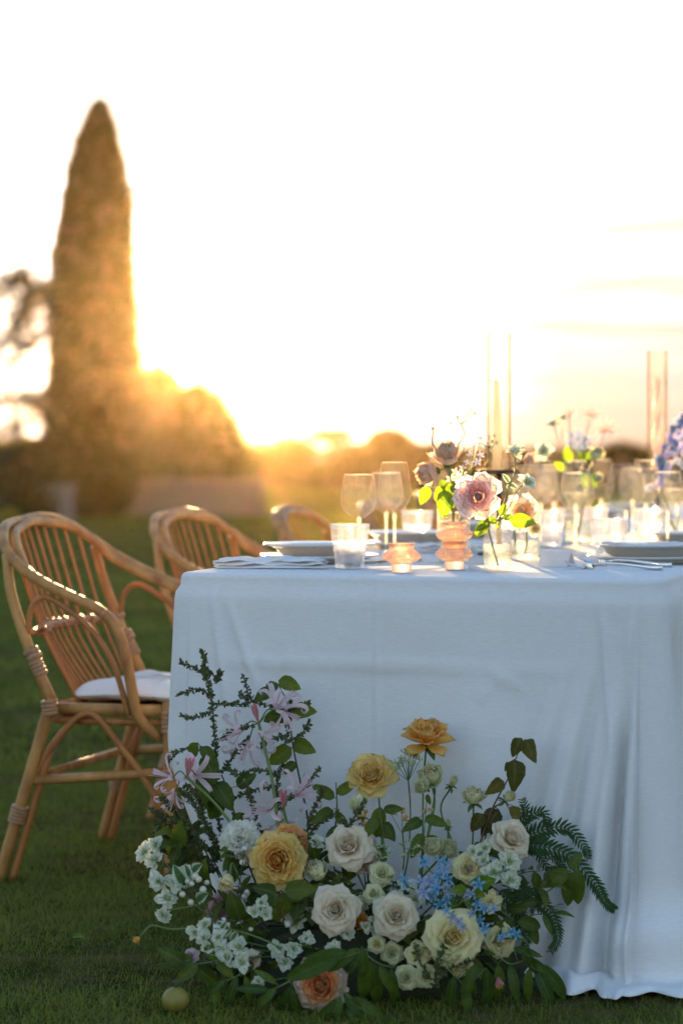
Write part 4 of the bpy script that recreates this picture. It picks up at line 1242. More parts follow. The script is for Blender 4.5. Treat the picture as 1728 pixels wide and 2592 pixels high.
def pm(name, base, tipc, tr=0.5, **k):
    M[name] = leafy(name, base, tipc, tr, 0.02, 0.5, 14, mott=0.94, **k)
    return M[name]
pm('p_blush', [(0, (0.95, 0.68, 0.44)), (.35, (0.97, 0.85, 0.66)), (1, (0.97, 0.91, 0.77))], None)
pm('p_cream', [(0, (0.92, 0.80, 0.36)), (.35, (0.98, 0.90, 0.50)), (1, (0.98, 0.94, 0.62))], None)
pm('p_green', [(0, (0.55, 0.62, 0.26)), (.4, (0.80, 0.82, 0.46)), (1, (0.90, 0.90, 0.64))], None)
pm('p_yellow', [(0, (1.0, 0.46, 0.06)), (.4, (1.0, 0.66, 0.14)), (1, (0.98, 0.80, 0.34))], None)
pm('p_orange', [(0, (1.0, 0.30, 0.02)), (.5, (1.0, 0.44, 0.04)), (1, (1.0, 0.60, 0.12))], None)
pm('p_peach', [(0, (1.0, 0.34, 0.08)), (.5, (1.0, 0.46, 0.16)), (1, (1.0, 0.60, 0.30))], None)
pm('p_peachpale', [(0, (0.88, 0.50, 0.25)), (.45, (0.88, 0.64, 0.46)), (1, (0.86, 0.73, 0.64))], None)
pm('p_apricot', [(0, (1.0, 0.46, 0.06)), (.5, (1.0, 0.56, 0.12)), (1, (1.0, 0.66, 0.24))], None)
pm('p_palegold', [(0, (1.0, 0.55, 0.08)), (.4, (1.0, 0.74, 0.24)), (1, (1.0, 0.83, 0.38))], None)
pm('p_pink', [(0, (0.80, 0.22, 0.28)), (.5, (0.84, 0.42, 0.50)), (1, (0.84, 0.60, 0.68))], None)
pm('p_pinkpale', [(0, (0.80, 0.40, 0.44)), (.5, (0.84, 0.64, 0.70)), (1, (0.84, 0.74, 0.78))], None)
pm('p_white', [(0, (0.82, 0.86, 0.62)), (.3, (0.92, 0.94, 0.84)), (1, (0.95, 0.96, 0.90))], None)
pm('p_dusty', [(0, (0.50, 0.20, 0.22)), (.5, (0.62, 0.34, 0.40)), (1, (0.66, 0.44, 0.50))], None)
pm('p_nerine', [(0, (0.90, 0.58, 0.64)), (.3, (0.94, 0.74, 0.82)), (1, (0.96, 0.84, 0.90))], None, 0.5, rib=(0.78, 0.50, 0.60))
pm('p_nerine_bud', (0.70, 0.30, 0.32), (0.74, 0.28, 0.34), 0.3)
pm('p_blue', [(0, (0.10, 0.30, 0.52)), (.4, (0.16, 0.40, 0.68)), (1, (0.26, 0.52, 0.78))], None, 0.35)
pm('p_lilacblue', [(0, (0.25, 0.38, 0.62)), (.5, (0.36, 0.44, 0.68)), (1, (0.52, 0.52, 0.70))], None, 0.35)
pm('p_delph', [(0, (0.34, 0.34, 0.72)), (.5, (0.42, 0.44, 0.80)), (1, (0.60, 0.54, 0.82))], None, 0.35)
pm('p_bract', [(0, (0.40, 0.52, 0.26)), (.4, (0.84, 0.90, 0.74)), (1, (0.94, 0.97, 0.90))], None, 0.45, rib=(0.20, 0.34, 0.16))
M['leaf'] = leafy('rose_leaf', (0.075, 0.115, 0.020), (0.095, 0.135, 0.024), 0.34, 0.10, 0.38, 10, rib=(0.10, 0.16, 0.05), vary=True, tint=(1.6, 1.7, 0.6))
M['leaf2'] = leafy('bronze_leaf', (0.085, 0.085, 0.022), (0.105, 0.095, 0.024), 0.30, 0.06, 0.5, 10, rib=(0.14, 0.13, 0.05), vary=True, tint=(1.5, 1.3, 0.6))
M['leaf3'] = leafy('lance_leaf', (0.058, 0.105, 0.020), (0.075, 0.130, 0.024), 0.32, 0.10, 0.35, 10, rib=(0.08, 0.15, 0.04), vary=True, tint=(1.6, 1.8, 0.6))
M['leaf4'] = leafy('young_leaf', (0.13, 0.22, 0.03), (0.17, 0.27, 0.04), 0.5, 0.06, 0.4, 10, rib=(0.22, 0.30, 0.08), vary=True, tint=(1.5, 1.5, 0.5))
M['leafv'] = leafy('variegated_leaf', (0.10, 0.20, 0.07), (0.12, 0.22, 0.08), 0.35, 0.05, 0.45, 10, edge=(0.66, 0.74, 0.60))
M['frond'] = leafy('pepper_frond', (0.035, 0.080, 0.030), (0.045, 0.095, 0.032), 0.3, 0.06, 0.4, 10, tint=(1.4, 1.7, 0.7))
M['heath'] = leafy('heath_sprig', (0.085, 0.11, 0.04), (0.12, 0.14, 0.045), 0.3, 0.03, 0.6, 10)
M['stem'] = solid('green_stem', (0.09, 0.15, 0.035), (0.12, 0.18, 0.05), 0.5, 30)
M['stem_dark'] = solid('dark_stem', (0.045, 0.065, 0.025), (0.07, 0.06, 0.03), 0.55, 30)
M['stem_red'] = solid('red_stem', (0.15, 0.045, 0.035), (0.10, 0.05, 0.03), 0.5, 30)
M['calyx'] = leafy('calyx', (0.10, 0.16, 0.05), (0.13, 0.20, 0.06), 0.3, 0.04, 0.5, 10)
M['stamen'] = solid('stamen', (0.55, 0.42, 0.10), (0.45, 0.30, 0.08), 0.7, 60)
M['berry'] = solid('white_berry', (0.62, 0.60, 0.48), (0.52, 0.50, 0.38), 0.35, 40, coat=0.2)
M['floret'] = solid('green_floret', (0.42, 0.50, 0.24), (0.30, 0.38, 0.16), 0.6, 80)
M['orange_bit'] = solid('button_flower', (0.62, 0.34, 0.06), (0.50, 0.26, 0.05), 0.7, 80)
M['fruit'] = solid('green_fruit', (0.24, 0.21, 0.03), (0.16, 0.12, 0.025), 0.5, 45, bmp=0.15)
M['moss'] = solid('floral_moss', (0.020, 0.032, 0.010), (0.035, 0.035, 0.015), 0.9, 40, bmp=0.8, bdist=.01)

# flower recipes: rings of (count, petal options, radial start); outermost radius about 1
def RING(n, L, W, th, kap=0, reflex=0, R_=.5, tip='round', ruf=.03, r0=.03, z=0, curl=0, rk=7, mat=None, sc_=.06, jit=5):
    return dict(n=n, L=L, W=W, th=th, kap=kap, reflex=reflex, R_=R_, tip=tip, ruf=ruf, r0=r0, z=z, curl=curl, rk=rk, mat=mat, sc=sc_, jit=jit)
REC = {}
REC['rose'] = [RING(3, .56, .12, -10, 2, 0, .06, r0=.03, ruf=.01, z=.04), RING(3, .58, .22, -8, 4, 2, .11, r0=.06, ruf=.02, z=.02), RING(3, .64, .34, 0, 6, 5, .20, r0=.08, ruf=.02), RING(4, .70, .36, 4, 12, 14, .28, r0=.12), RING(5, .78, .40, 12, 16, 28, .38, r0=.15),
               RING(5, .88, .46, 24, 22, 40, .5, 'point', r0=.15, z=-.03, curl=.10), RING(6, 1.0, .50, 38, 26, 46, .7, 'point', r0=.12, z=-.07, curl=.14), RING(6, 1.05, .48, 56, 26, 40, .9, 'point', r0=.08, z=-.12, curl=.14)]
REC['garden'] = [RING(5, .36, .10, -6, -4, 0, .10, r0=.02, z=.14, ruf=.03), RING(6, .38, .15, 0, -8, 0, .14, r0=.055, z=.12, ruf=.03), RING(7, .44, .19, 4, -8, 0, .18, r0=.10, z=.10, ruf=.03), RING(8, .52, .22, 8, -6, 4, .24, r0=.17, z=.06), RING(9, .58, .25, 13, -2, 8, .28, r0=.22, z=.03),
                 RING(9, .66, .30, 20, 4, 12, .36, r0=.24), RING(8, .74, .36, 32, 8, 16, .45, r0=.22, z=-.03), RING(7, .84, .42, 48, 10, 22, .6, r0=.18, z=-.06, ruf=.05), RING(7, .96, .46, 66, 12, 24, .9, r0=.12, z=-.10, ruf=.06)]
REC['cup'] = [RING(6, .40, .15, 10, -14, 0, .14, r0=.02, z=.26, ruf=.04), RING(8, .50, .18, 16, -20, 0, .18, r0=.06, z=.22, ruf=.04), RING(9, .62, .22, 26, -34, 0, .24, r0=.08, z=.12, ruf=.04), RING(9, .78, .28, 42, -58, 0, .34, r0=.08, z=.04, ruf=.03),
              RING(8, .92, .36, 60, -84, 0, .45, r0=.08, z=-.02, ruf=.03), RING(7, 1.02, .42, 76, -100, 12, .55, r0=.06, z=-.06, ruf=.03), RING(6, .92, .40, 86, -70, 10, .6, r0=.04, z=-.09, ruf=.04)]
REC['tablecup'] = [dict(q) for q in REC['cup']]
REC['side'] = [RING(5, .34, .15, 2, -6, 0, .14, r0=.03, z=.16), RING(7, .48, .20, 6, -6, 0, .20, r0=.08, z=.12), RING(8, .58, .24, 14, -8, 4, .28, r0=.13, z=.08), RING(9, .68, .30, 26, -10, 8, .36, r0=.16, z=.04),
               RING(8, .80, .36, 42, -12, 10, .46, r0=.14, ruf=.05), RING(7, .92, .42, 62, -14, 20, .6, r0=.10, z=-.02, ruf=.06), RING(5, 1.0, .42, 84, 6, 24, .8, r0=.08, z=-.05, ruf=.06)]
REC['carnation'] = [RING(8, .55, .26, 6, 0, 10, .6, 'frill', .10, r0=.02, z=.2, rk=16, jit=12), RING(10, .66, .30, 22, 4, 14, .7, 'frill', .11, r0=.03, z=.14, rk=16, jit=12), RING(10, .80, .34, 42, 6, 16, .8, 'frill', .12, r0=.04, z=.06, rk=16, jit=12),
                    RING(10, .92, .38, 62, 8, 14, 1.0, 'frill', .12, r0=.05, z=0, rk=16, jit=10), RING(9, .98, .40, 82, 10, 10, 1.0, 'frill', .11, r0=.05, z=-.04, rk=16, jit=10)]
REC['bud'] = [RING(3, .80, .30, -2, 4, 0, .20, r0=.06), RING(4, .92, .38, 8, 0, 0, .32, r0=.12), RING(4, .98, .44, 22, -18, 6, .42, r0=.12, z=-.02), RING(5, .96, .44, 34, -34, 10, .5, r0=.10, z=-.04)]
REC['tulip'] = [RING(4, 1.1, .24, 4, 4, 0, .4, 'point', r0=.04), RING(5, 1.2, .28, 14, 8, 8, .5, 'point', r0=.06), RING(5, 1.15, .28, 30, 6, 16, .6, 'point', r0=.06, z=-.03)]
REC['daffodil'] = [RING(8, .5, .16, 10, 10, 20, .2, 'frill', .08, r0=.06, z=.05, rk=12), RING(6, .72, .30, 40, 14, 18, .6, r0=.05), RING(6, .98, .38, 66, 8, 14, .9, r0=.05, z=-.03, ruf=.06)]
PET = {}
def get_petals(kind, k, ring, mat):
    key = (kind, k, mat.name)
    if key not in PET:
        PET[key] = [petal_mesh('petal', mat, ring['L'], ring['W'], ring['R_'], R(ring['th']), R(ring['kap']), R(ring['reflex']), ring['tip'], ring['ruf'], 10 * k + s, ring['r0'], curl=ring['curl'], rk=ring['rk'],
                               nu=8 if ring['tip'] == 'frill' else 6, nv=7) for s in range(3)]
    return PET[key]

def stem_path(base, axis, end, sag=0.3):
    d = (end - base).length
    return spline([base, base - axis * d * sag, base.lerp(end, .55) - axis * d * sag * .25, end], 5)

CENTER = at(960, 2440, 4.47)
def rose(px, py, Y, dia_px, kind, mats, label, axis=(0, -1, .35), cat='rose', name='rose', group='flowers of the ground arrangement', stem=True, end=None, seed=None, sepals=False, stem_mat='stem', radius=None, roll=None):
    """mats: list of materials from the inner to the outer rings"""
    r = random.Random(seed if seed is not None else int(px * 7 + py))
    axis = Vector(axis).normalized()
    s = radius or dia_px / 2 / FPX * Y * 1.13
    c = at(px, py, Y)
    base = c - axis * s * .30
    q = axis.to_track_quat('Z', 'Y') @ Quaternion((0, 0, 1), r.random() * 6.28 if roll is None else roll)
    root = empty(name, base, 0, label, cat, group)
    root.rotation_mode = 'QUATERNION'; root.rotation_quaternion = q; root.scale = (s, s, s)
    rings = REC[kind]
    opn = r.uniform(-9, 7)
    for k, ring in enumerate(rings):
        mi = mats[min(len(mats) - 1, int(k / len(rings) * len(mats)))]
        ms = get_petals(kind, k, ring, M[mi])
        off = r.random() * 6.28
        for i in range(ring['n']):
            o = bpy.data.objects.new('petal', ms[r.randrange(3)])
            link(o, root)
            a = off + 2 * math.pi * (i + r.uniform(-.16, .16)) / ring['n']
            sc_ = 1 + r.uniform(-ring['sc'], ring['sc'])
            o.rotation_euler = (R(-opn * (k / len(rings)) + r.uniform(-ring['jit'], ring['jit'])), R(r.uniform(-4, 4)), a)
            o.scale = (sc_, sc_, sc_)
            o.location = (0, 0, ring['z'] + r.uniform(-.015, .015))
    b = MB(); b.lathe([(.02, -.26), (.13, -.24), (.17, -.14), (.12, -.04), (.03, 0)], 12)
    b.build('flower_base', M['calyx'], root)
    if sepals:
        sp = [petal_mesh('sepal', M['calyx'], .62, .12, .6, R(100), R(20), R(20), 'point', .03, 3, .06)]
        for i in range(5):
            o = bpy.data.objects.new('sepal', sp[0]); link(o, root); o.rotation_euler = (R(r.uniform(-14, 14)), 0, i * 1.257 + r.uniform(-.2, .2)); o.location = (0, 0, -.12)
    if stem:
        mw = Matrix.LocRotScale(base, q, Vector((s, s, s))).inverted()
        e = Vector(end) if end is not None else CENTER + Vector((r.uniform(-.1, .1), r.uniform(-.01, .06), 0))
        pts = [mw @ p for p in stem_path(base - axis * s * .2, axis, e)]
        b = MB(); b.tube(pts, .0018 / s, 8); b.build('stem', M[stem_mat], root)
    return root

def leaf_mesh(name, mat, W, kind='ovate', fold=.25, curl=.5, seed=0, nu=4, nv=9, serr=0.0):
    """unit-length leaf along +X, upper face +Z"""
    r = random.Random(seed); V = []; F = []; G = []
    x = z = 0.0; ang = curl * .25
    ph = r.random() * 6; tw = r.uniform(-.3, .3)
    for j in range(nv + 1):
        v = j / nv
        if j:
            ang = curl * .25 - curl * v
            x += math.cos(ang) / nv; z += math.sin(ang) / nv
        if kind == 'lance': w = W * math.sin(math.pi * v ** .8) ** .85
        elif kind == 'heart': w = W * (math.sin(math.pi * v ** .55) ** .9)
        else: w = W * math.sin(math.pi * v ** .72) ** .8
        w = w + .006
        if serr and j % 2: w *= 1 - serr
        for i in range(nu + 1):
            u = 2 * i / nu - 1
            yy = w * u
            zz = fold * abs(yy) + .03 * math.sin(v * 11 + ph + u * 2) * abs(u) * W * 2 + tw * yy * v
            V.append((x - math.sin(ang) * zz, yy, z + math.cos(ang) * zz)); G.append((u, v))
    for j in range(nv):
        for i in range(nu):
            a = j * (nu + 1) + i; F.append((a, a + nu + 1, a + nu + 2, a + 1))
    b = MB(); b.add(V, F, G)
    return b.mesh(name, mat)
LM = {}
def leafs(kind):
    if kind not in LM:
        spec = {'lance': ('leaf3', .13, 'lance', .9), 'lance2': ('leaf3', .125, 'lance', 1.3), 'rose': ('leaf', .30, 'ovate', .6), 'bronze': ('leaf2', .30, 'heart', .9), 'young': ('leaf4', .30, 'ovate', .5),
                'varieg': ('leafv', .26, 'ovate', .6), 'frond': ('frond', .12, 'lance', .35), 'dark': ('leaf', .22, 'ovate', .9)}[kind]
        LM[kind] = [leaf_mesh('leaf', M[spec[0]], spec[1], spec[2], .3, spec[3], s, serr=.05 if kind in ('rose', 'bronze') else 0) for s in range(4)]
    return LM[kind]

def put_leaf(root, p, d, L_, kind, r, up=None, name='leaf'):
    d = Vector(d).normalized()
    up = Vector(up) if up is not None else Vector((r.uniform(-.4, .4), r.uniform(-1, -.2), 1))
    yv = up.cross(d)
    if yv.length < 1e-4: yv = d.orthogonal()
    yv.normalize(); zv = d.cross(yv)
    o = bpy.data.objects.new(name, leafs(kind)[r.randrange(4)])
    link(o, root)
    m = Matrix((d, yv, zv)).transposed().to_4x4()
    o.matrix_local = Matrix.Translation(p) @ m @ Matrix.Scale(L_, 4)
    return o

def branch(name, label, pts, rad, kind, n=6, L_=.05, mat='stem', cat='foliage', group='greenery of the ground arrangement', droop=.4, spread=55, seed=0, start=.25, pair=False, tipleaf=True):
    r = random.Random(seed + 100)
    P = spline(pts, 6)
    base = P[0]
    root = empty(name, base, 0, label, cat, group)
    Q = [p - base for p in P]
    b = MB(); b.tube(Q, [rad * (1 - .65 * i / len(Q)) for i in range(len(Q))], 7); b.build('stem', M[mat], root)
    for i in range(n):
        t = start + (1 - start) * (i + .5) / n
        k = min(len(Q) - 2, int(t * (len(Q) - 1)))
        p = Q[k]; tan = (Q[k + 1] - Q[k]).normalized()
        perp = tan.cross(Vector((0, -1, .15))).normalized()
        for sgn in ((1, -1) if pair else ((1 if i % 2 else -1),)):
            d = tan * math.cos(R(spread)) + perp * sgn * math.sin(R(spread)) + Vector((r.uniform(-.25, .25), r.uniform(-.7, .2), r.uniform(-.25, .2) - droop))
            put_leaf(root, p, d, L_ * r.uniform(.75, 1.15), kind, r)
    if tipleaf: put_leaf(root, Q[-1], (Q[-1] - Q[-3]) + Vector((0, 0, -.3 * droop * (Q[-1] - Q[-3]).length)), L_ * .9, kind, r)
    return root
def A3(*pts): return [at(*p) for p in pts]

def bract_cluster(px, py, Y, dia_px, label, axis=(0, -1, .3), end=None, n=(4, 7, 8), seed=None, group='white-edged bract clusters of the ground arrangement', small=False):
    """white-and-green bracts round a head of tiny green buds"""
    r = random.Random(seed or int(px * 3 + py)); axis = Vector(axis).normalized()
    s = dia_px / 2 / FPX * Y * 1.22; base = at(px, py, Y)
    q = axis.to_track_quat('Z', 'Y') @ Quaternion((0, 0, 1), r.random() * 6)
    root = empty('white_bract_cluster', base, 0, label, 'flower cluster', group)
    root.rotation_mode = 'QUATERNION'; root.rotation_quaternion = q; root.scale = (s, s, s)
    if 'bract' not in PET:
        PET['bract'] = [petal_mesh('bract', M['p_bract'], .62, .23, .5, R(th), R(10), R(16), 'lobe', .05, i, .03) for i, th in enumerate((20, 45, 70, 35, 60))]
    heads = 1 if small else 3
    for h in range(heads):
        ho = Vector((0, 0, 0)) if heads == 1 else Vector((.42 * math.cos(h * 2.1 + 1), .42 * math.sin(h * 2.1 + 1), r.uniform(-.15, .12)))
        for k, nn in enumerate(n):
            if not small and k == 2: nn = 4
            for i in range(nn if small else max(3, nn - 1)):
                me = PET['bract'][(k if k < 3 else 2)]
                o = bpy.data.objects.new('bract', me); link(o, root)
                o.rotation_euler = (R(r.uniform(-16, 16)), R(r.uniform(-15, 15)), 6.283 * (i + r.uniform(-.3, .3)) / nn + k)
                o.location = ho; f = r.uniform(.8, 1.15) * (1.2 if small else .85); o.scale = (f, f, f)
        b = MB()
        for i in range(14):
            a = r.random() * 6.28; rr = .13 * math.sqrt(r.random())
            b.ball((ho.x + rr * math.cos(a), ho.y + rr * math.sin(a), ho.z + .12 + r.random() * .14), .035, 6, 4)
        b.build('bud_head', M['floret'], root)
    mw = Matrix.LocRotScale(base, q, Vector((s, s, s))).inverted()
    e = Vector(end) if end is not None else CENTER + Vector((r.uniform(-.1, .1), 0, 0))
    b = MB(); b.tube([mw @ p for p in stem_path(base - axis * s * .05, axis, e, .2)], .0014 / s, 7); b.build('stem', M['stem'], root)
    return root

NERP = []
def nerine(head, florets, base, label, Y, seed=0):
    """spider lily head: long stalk, florets of six curling petals; florets = (px, py, dia_px, axis)"""
    r = random.Random(seed)
    hp_ = at(*head, Y); bp = at(*base[:2], base[2])
    root = empty('nerine', bp, 0, label, 'nerine', 'pink nerines of the ground arrangement')
    b = MB(); b.tube([p - bp for p in spline([bp, bp.lerp(hp_, .5) + Vector((.006, 0, 0)), hp_], 6)], .0030, 8); b.build('stalk', M['stem'], root)
    if not NERP:
        for i in range(4):
            NERP.append(petal_mesh('petal', M['p_nerine'], 1.45 + .12 * i, .12, .3, R(24 + 6 * i), R(52), R(190 + 28 * i), 'lobe', .08, i, .03, nu=3, nv=18, rk=5))
    for fi, (px, py, dia, ax) in enumerate(florets):
        fy = Y + r.uniform(-.02, .02)
        fp = at(px, py, fy)
        ax = Vector(ax).normalized()
        s = dia / 2 / FPX * fy * 1.12
        q = ax.to_track_quat('Z', 'Y') @ Quaternion((0, 0, 1), r.random() * 6)
        f = bpy.data.objects.new('floret', None); f.empty_display_size = .02; link(f, root)
        f.location = fp - ax * s * .45 - bp; f.rotation_mode = 'QUATERNION'; f.rotation_quaternion = q; f.scale = (s, s, s)
        for i in range(6):
            o = bpy.data.objects.new('petal', NERP[r.randrange(4)]); link(o, f)
            o.rotation_euler = (R(r.uniform(-14, 14)), R(r.uniform(-10, 10)), 1.047 * i + r.uniform(-.15, .15))
            k = r.uniform(.85, 1.1); o.scale = (k, k, k)
        b = MB()
        for i in range(6):
            a = r.random() * 6.28
            b.tube(spline([(0, 0, .05), (.12 * math.cos(a), .12 * math.sin(a), .5), (.26 * math.cos(a), .26 * math.sin(a), 1.05 + .3 * r.random())], 3), .016, 4)
        b.build('stamen', M['p_nerine'], f)
        st = fp - ax * s * .45 - bp; hq = hp_ - bp
        b = MB(); b.tube(spline([hq, hq.lerp(st, .5) + Vector((0, 0, .012)), st], 4), .0013, 6); b.build('flower_stalk', M['stem'], root)
    for i in range(3):
        d = Vector((r.uniform(-.5, .5), r.uniform(-.3, .1), 1)).normalized(); hq = hp_ - bp
        L_ = .028; p1 = hq + d * .012; b = MB()
        b.tube([hq, p1, p1 + d * L_ * .4, p1 + d * L_ * .85, p1 + d * L_], [.0012, .0016, .0034, .0026, .0004], 8); b.build('bud', M['p_nerine_bud'], root)
    return root

STAR = {}
def star_mesh(mat, n=5, L=1.0, W=.2, th=72, key=None):
    k = key or mat.name
    if k not in STAR:
        meshes = []
        for sd in range(3):
            b = MB()
            for i in range(n):
                me = petal_mesh('tmp', None, L, W, .6, R(th + 9 * math.sin(i * 2 + sd * 3)), R(8), R(14), 'lobe', .05, i + sd, .05, nu=2, nv=5)
                vs = [v.co.copy() for v in me.vertices]; fs = [tuple(p.vertices) for p in me.polygons]
                g = [(0.3, j // 3 / 5) for j in range(len(vs))]
                rot = Matrix.Rotation(2 * math.pi * i / n + .1 * math.sin(sd + i), 3, 'Z')
                b.add([rot @ v for v in vs], fs, g); bpy.data.meshes.remove(me)
            b.ball((0, 0, .08), .10, 6, 5, (1, 1, 1.4))
            meshes.append(b.mesh('floret', mat))
        STAR[k] = meshes
    return STAR[k]

def floret_sprig(name, label, pts_px, mat, dia_px, end, cat, group, Y, spread_axis=(0, -1, .3), stem_mat='stem', seed=0, stemr=.0011):
    """a spray of small star flowers; pts_px = [(px, py[, mat])]"""
    r = random.Random(seed)
    P = [at(p[0], p[1], Y + r.uniform(-.02, .02)) for p in pts_px]
    base = Vector(end)
    root = empty(name, base, 0, label, cat, group)
    cen = sum(P, Vector()) / len(P)
    hub = cen.lerp(base, .3) + Vector((0, .01, 0))
    b = MB(); b.tube([p - base for p in spline([base, base.lerp(hub, .5) + Vector((.01, .01, 0)), hub], 5)], stemr * 1.5, 7)
    for p in P: b.tube([q - base for q in spline([hub, hub.lerp(p, .5) + Vector((0, .008, -.004)), p + Vector((0, .004, 0))], 3)], stemr, 5)
    b.build('stem', M[stem_mat], root)
    for i, p in enumerate(P):
        mm = pts_px[i][2] if len(pts_px[i]) > 2 else mat
        o = bpy.data.objects.new('floret', star_mesh(mm)[r.randrange(3)]); link(o, root)
        ax = (Vector(spread_axis) + Vector((r.uniform(-.7, .7), r.uniform(-.3, .3), r.uniform(-.6, .6)))).normalized()
        s = dia_px / 2 / FPX * Y * r.uniform(.85, 1.15)
        o.rotation_mode = 'QUATERNION'; o.rotation_quaternion = ax.to_track_quat('Z', 'Y') @ Quaternion((0, 0, 1), r.random() * 6)
        o.location = p - base; o.scale = (s, s, s)
    return root

def frond(name, label, pts, n, L0, seed, mat='frond', end_taper=.35):
    """feathery frond: a rib with pairs of narrow leaflets"""
    P = spline(pts, 8); base = P[0]
    root = empty(name, base, 0, label, 'fern frond', 'pepper-tree fronds of the ground arrangement')
    Q = [p - base for p in P]
    b = MB(); b.tube(Q, [.0011 * (1 - .6 * i / len(Q)) + .0003 for i in range(len(Q))], 6); b.build('rib', M['stem_dark'], root)
    r = random.Random(seed)
    for i in range(n):
        t = .12 + .88 * i / n; f = t * (len(Q) - 1); k = min(len(Q) - 2, int(f))
        p = Q[k].lerp(Q[k + 1], f - k); tan = (Q[k + 1] - Q[k]).normalized(); perp = tan.cross(Vector((0, -1, 0))).normalized()
        L_ = L0 * (1 - (1 - end_taper) * t ** 1.5) * r.uniform(.85, 1.1)
        for sg in (1, -1):
            d = tan * .75 + perp * sg * .8 + Vector((0, r.uniform(-.35, .2), -.12))
            put_leaf(root, p, d, L_, 'frond', r, up=(0, -1, .3), name='leaflet')
    return root

def heath(name, label, pts_list, Y, seed, dens=1.0, mat='heath', group='fine sprigs of the ground arrangement', stem_mat='stem_dark', leaf=.0105):
    """wiry twigs covered in tiny leaves"""
    r = random.Random(seed)
    base = at(*pts_list[0][0][:2], pts_list[0][0][2] if len(pts_list[0][0]) > 2 else Y)
    root = empty(name, base, 0, label, 'sprig', group)
    sb = MB(); lb = MB()
    for pl in pts_list:
        P = [at(p[0], p[1], p[2] if len(p) > 2 else Y + .015 * math.sin(i * 1.3 + p[0])) - base for i, p in enumerate(pl)]
        P = spline(P, 5)
        sb.tube(P, [.0012 * (1 - .7 * i / len(P)) + .0003 for i in range(len(P))], 5)
        Ltot = sum((P[i + 1] - P[i]).length for i in range(len(P) - 1))
        n = int(Ltot / .0011 * dens)
        for i in range(n):
            f = (i + r.random()) / n * (len(P) - 1); k = min(len(P) - 2, int(f)); p = P[k].lerp(P[k + 1], f - k)
            tan = (P[k + 1] - P[k]).normalized()
            d = (tan * .6 + Vector((r.uniform(-1, 1), r.uniform(-1, 1), r.uniform(-1, 1)))).normalized()
            L_ = leaf * r.uniform(.5, 1.2); s = d.cross(Vector((r.uniform(-1, 1), 1, r.uniform(-1, 1)))).normalized() * L_ * .26
            lb.add([p, p + d * L_ * .5 + s, p + d * L_, p + d * L_ * .5 - s], [(0, 1, 2, 3)], [(0, 0), (.5, .5), (0, 1), (.5, .5)])
    sb.build('stem', M[stem_mat], root)
    o = lb.build('tiny_leaves', M[mat], root, False); o['kind'] = 'stuff'
    return root
for k_, cols_ in (('p_palegold', ((0.98, 0.80, 0.50), (0.97, 0.90, 0.74))), ('p_peachpale', ((0.97, 0.80, 0.64), (0.97, 0.89, 0.80))), ('p_pinkpale', ((0.98, 0.70, 0.70), (0.98, 0.86, 0.86))), ('p_pink', ((0.96, 0.56, 0.58), (0.97, 0.76, 0.80))), ('p_peach', ((0.98, 0.70, 0.48), (0.97, 0.82, 0.68))), ('p_cream', ((0.9, 0.85, 0.6), (0.93, 0.9, 0.75)))):
    M['t' + k_] = leafy('t' + k_, cols_[0], cols_[1], 0.72, 0.02, 0.5, 14, mott=0.97)  # paler, more see-through petal copies: backlit glow of table roses put into colour
# ------------------------------------------------------------------ flowers on the table
TGRP = 'flowers of the table vases'
v1 = T(1150, 1424); vase_cyl(v1, .033, .108, 'clear glass jar of peach roses behind the stacked peach holders', .35)
e1 = v1 + Vector((0, 0, .012))
rose(1130, 1150, 5.13, 116, 'tablecup', ['tp_palegold', 'tp_peach', 'tp_peach'], 'peach-cream rose at the top left of the table vases, just right of the green bud', (-.15, -.35, .95), group=TGRP, end=e1)
rose(1083, 1199, 5.12, 104, 'tablecup', ['tp_peach', 'tp_peach'], 'pale peach rose turned sideways, leftmost rose on the table', (-.85, -.35, -.25), group=TGRP, end=e1)
rose(1095, 1088, 5.15, 22, 'bud', ['p_green', 'p_green'], 'closed green rose bud above the leftmost table roses', (.0, -.1, 1), cat='rose bud', name='rose_bud', group=TGRP, end=at(1125, 1190, 5.16))
def leaf_sprig(name, label, base, leaves, Y, kind='young', cat='foliage', group='greenery in the table vases', seed=0, stem_mat='stem'):
    """leaves = [(px,py of the stalk end, tip px, tip py)]"""
    r = random.Random(seed); root = empty(name, base, 0, label, cat, group)
    sb = MB()
    for i, (a, b_, c_, d_) in enumerate(leaves):
        p = at(a, b_, Y + r.uniform(-.01, .01)); q = at(c_, d_, Y + r.uniform(-.02, .02))
        sb.tube([v - base for v in spline([base, base.lerp(p, .6) + Vector((0, .004, .004)), p], 4)], .0010, 5)
        put_leaf(root, p - base, q - p, (q - p).length, kind, r, up=(r.uniform(-.3, .3), -1, .35))
    sb.build('stem', M[stem_mat], root)
    return root
leaf_sprig('rose_leaves', 'sunlit yellow-green rose leaves hanging below the peach table roses', at(1140, 1290, 5.15),
           [(1085, 1232, 1062, 1278), (1118, 1230, 1102, 1268), (1126, 1240, 1123, 1312), (1140, 1230, 1160, 1252), (1130, 1222, 1150, 1285), (1112, 1215, 1128, 1240)], 5.11)
def tweedia_tall(label, stems, Y, end, seed, mat, dia=26):
    return floret_sprig('tweedia_sprig', label, stems, mat, dia, end, 'flower sprig', TGRP, Y, (-.2, -.5, .7), seed=seed, stemr=.0009)
tweedia_tall('wiry sprig of budding pale blue star flowers rising left of the straight candle', [(1137, 1070), (1152, 1046), (1158, 1055), (1190, 1036), (1183, 1048), (1200, 1046)], 5.2, at(1160, 1125, 5.18), 3, M['floret'], 15)
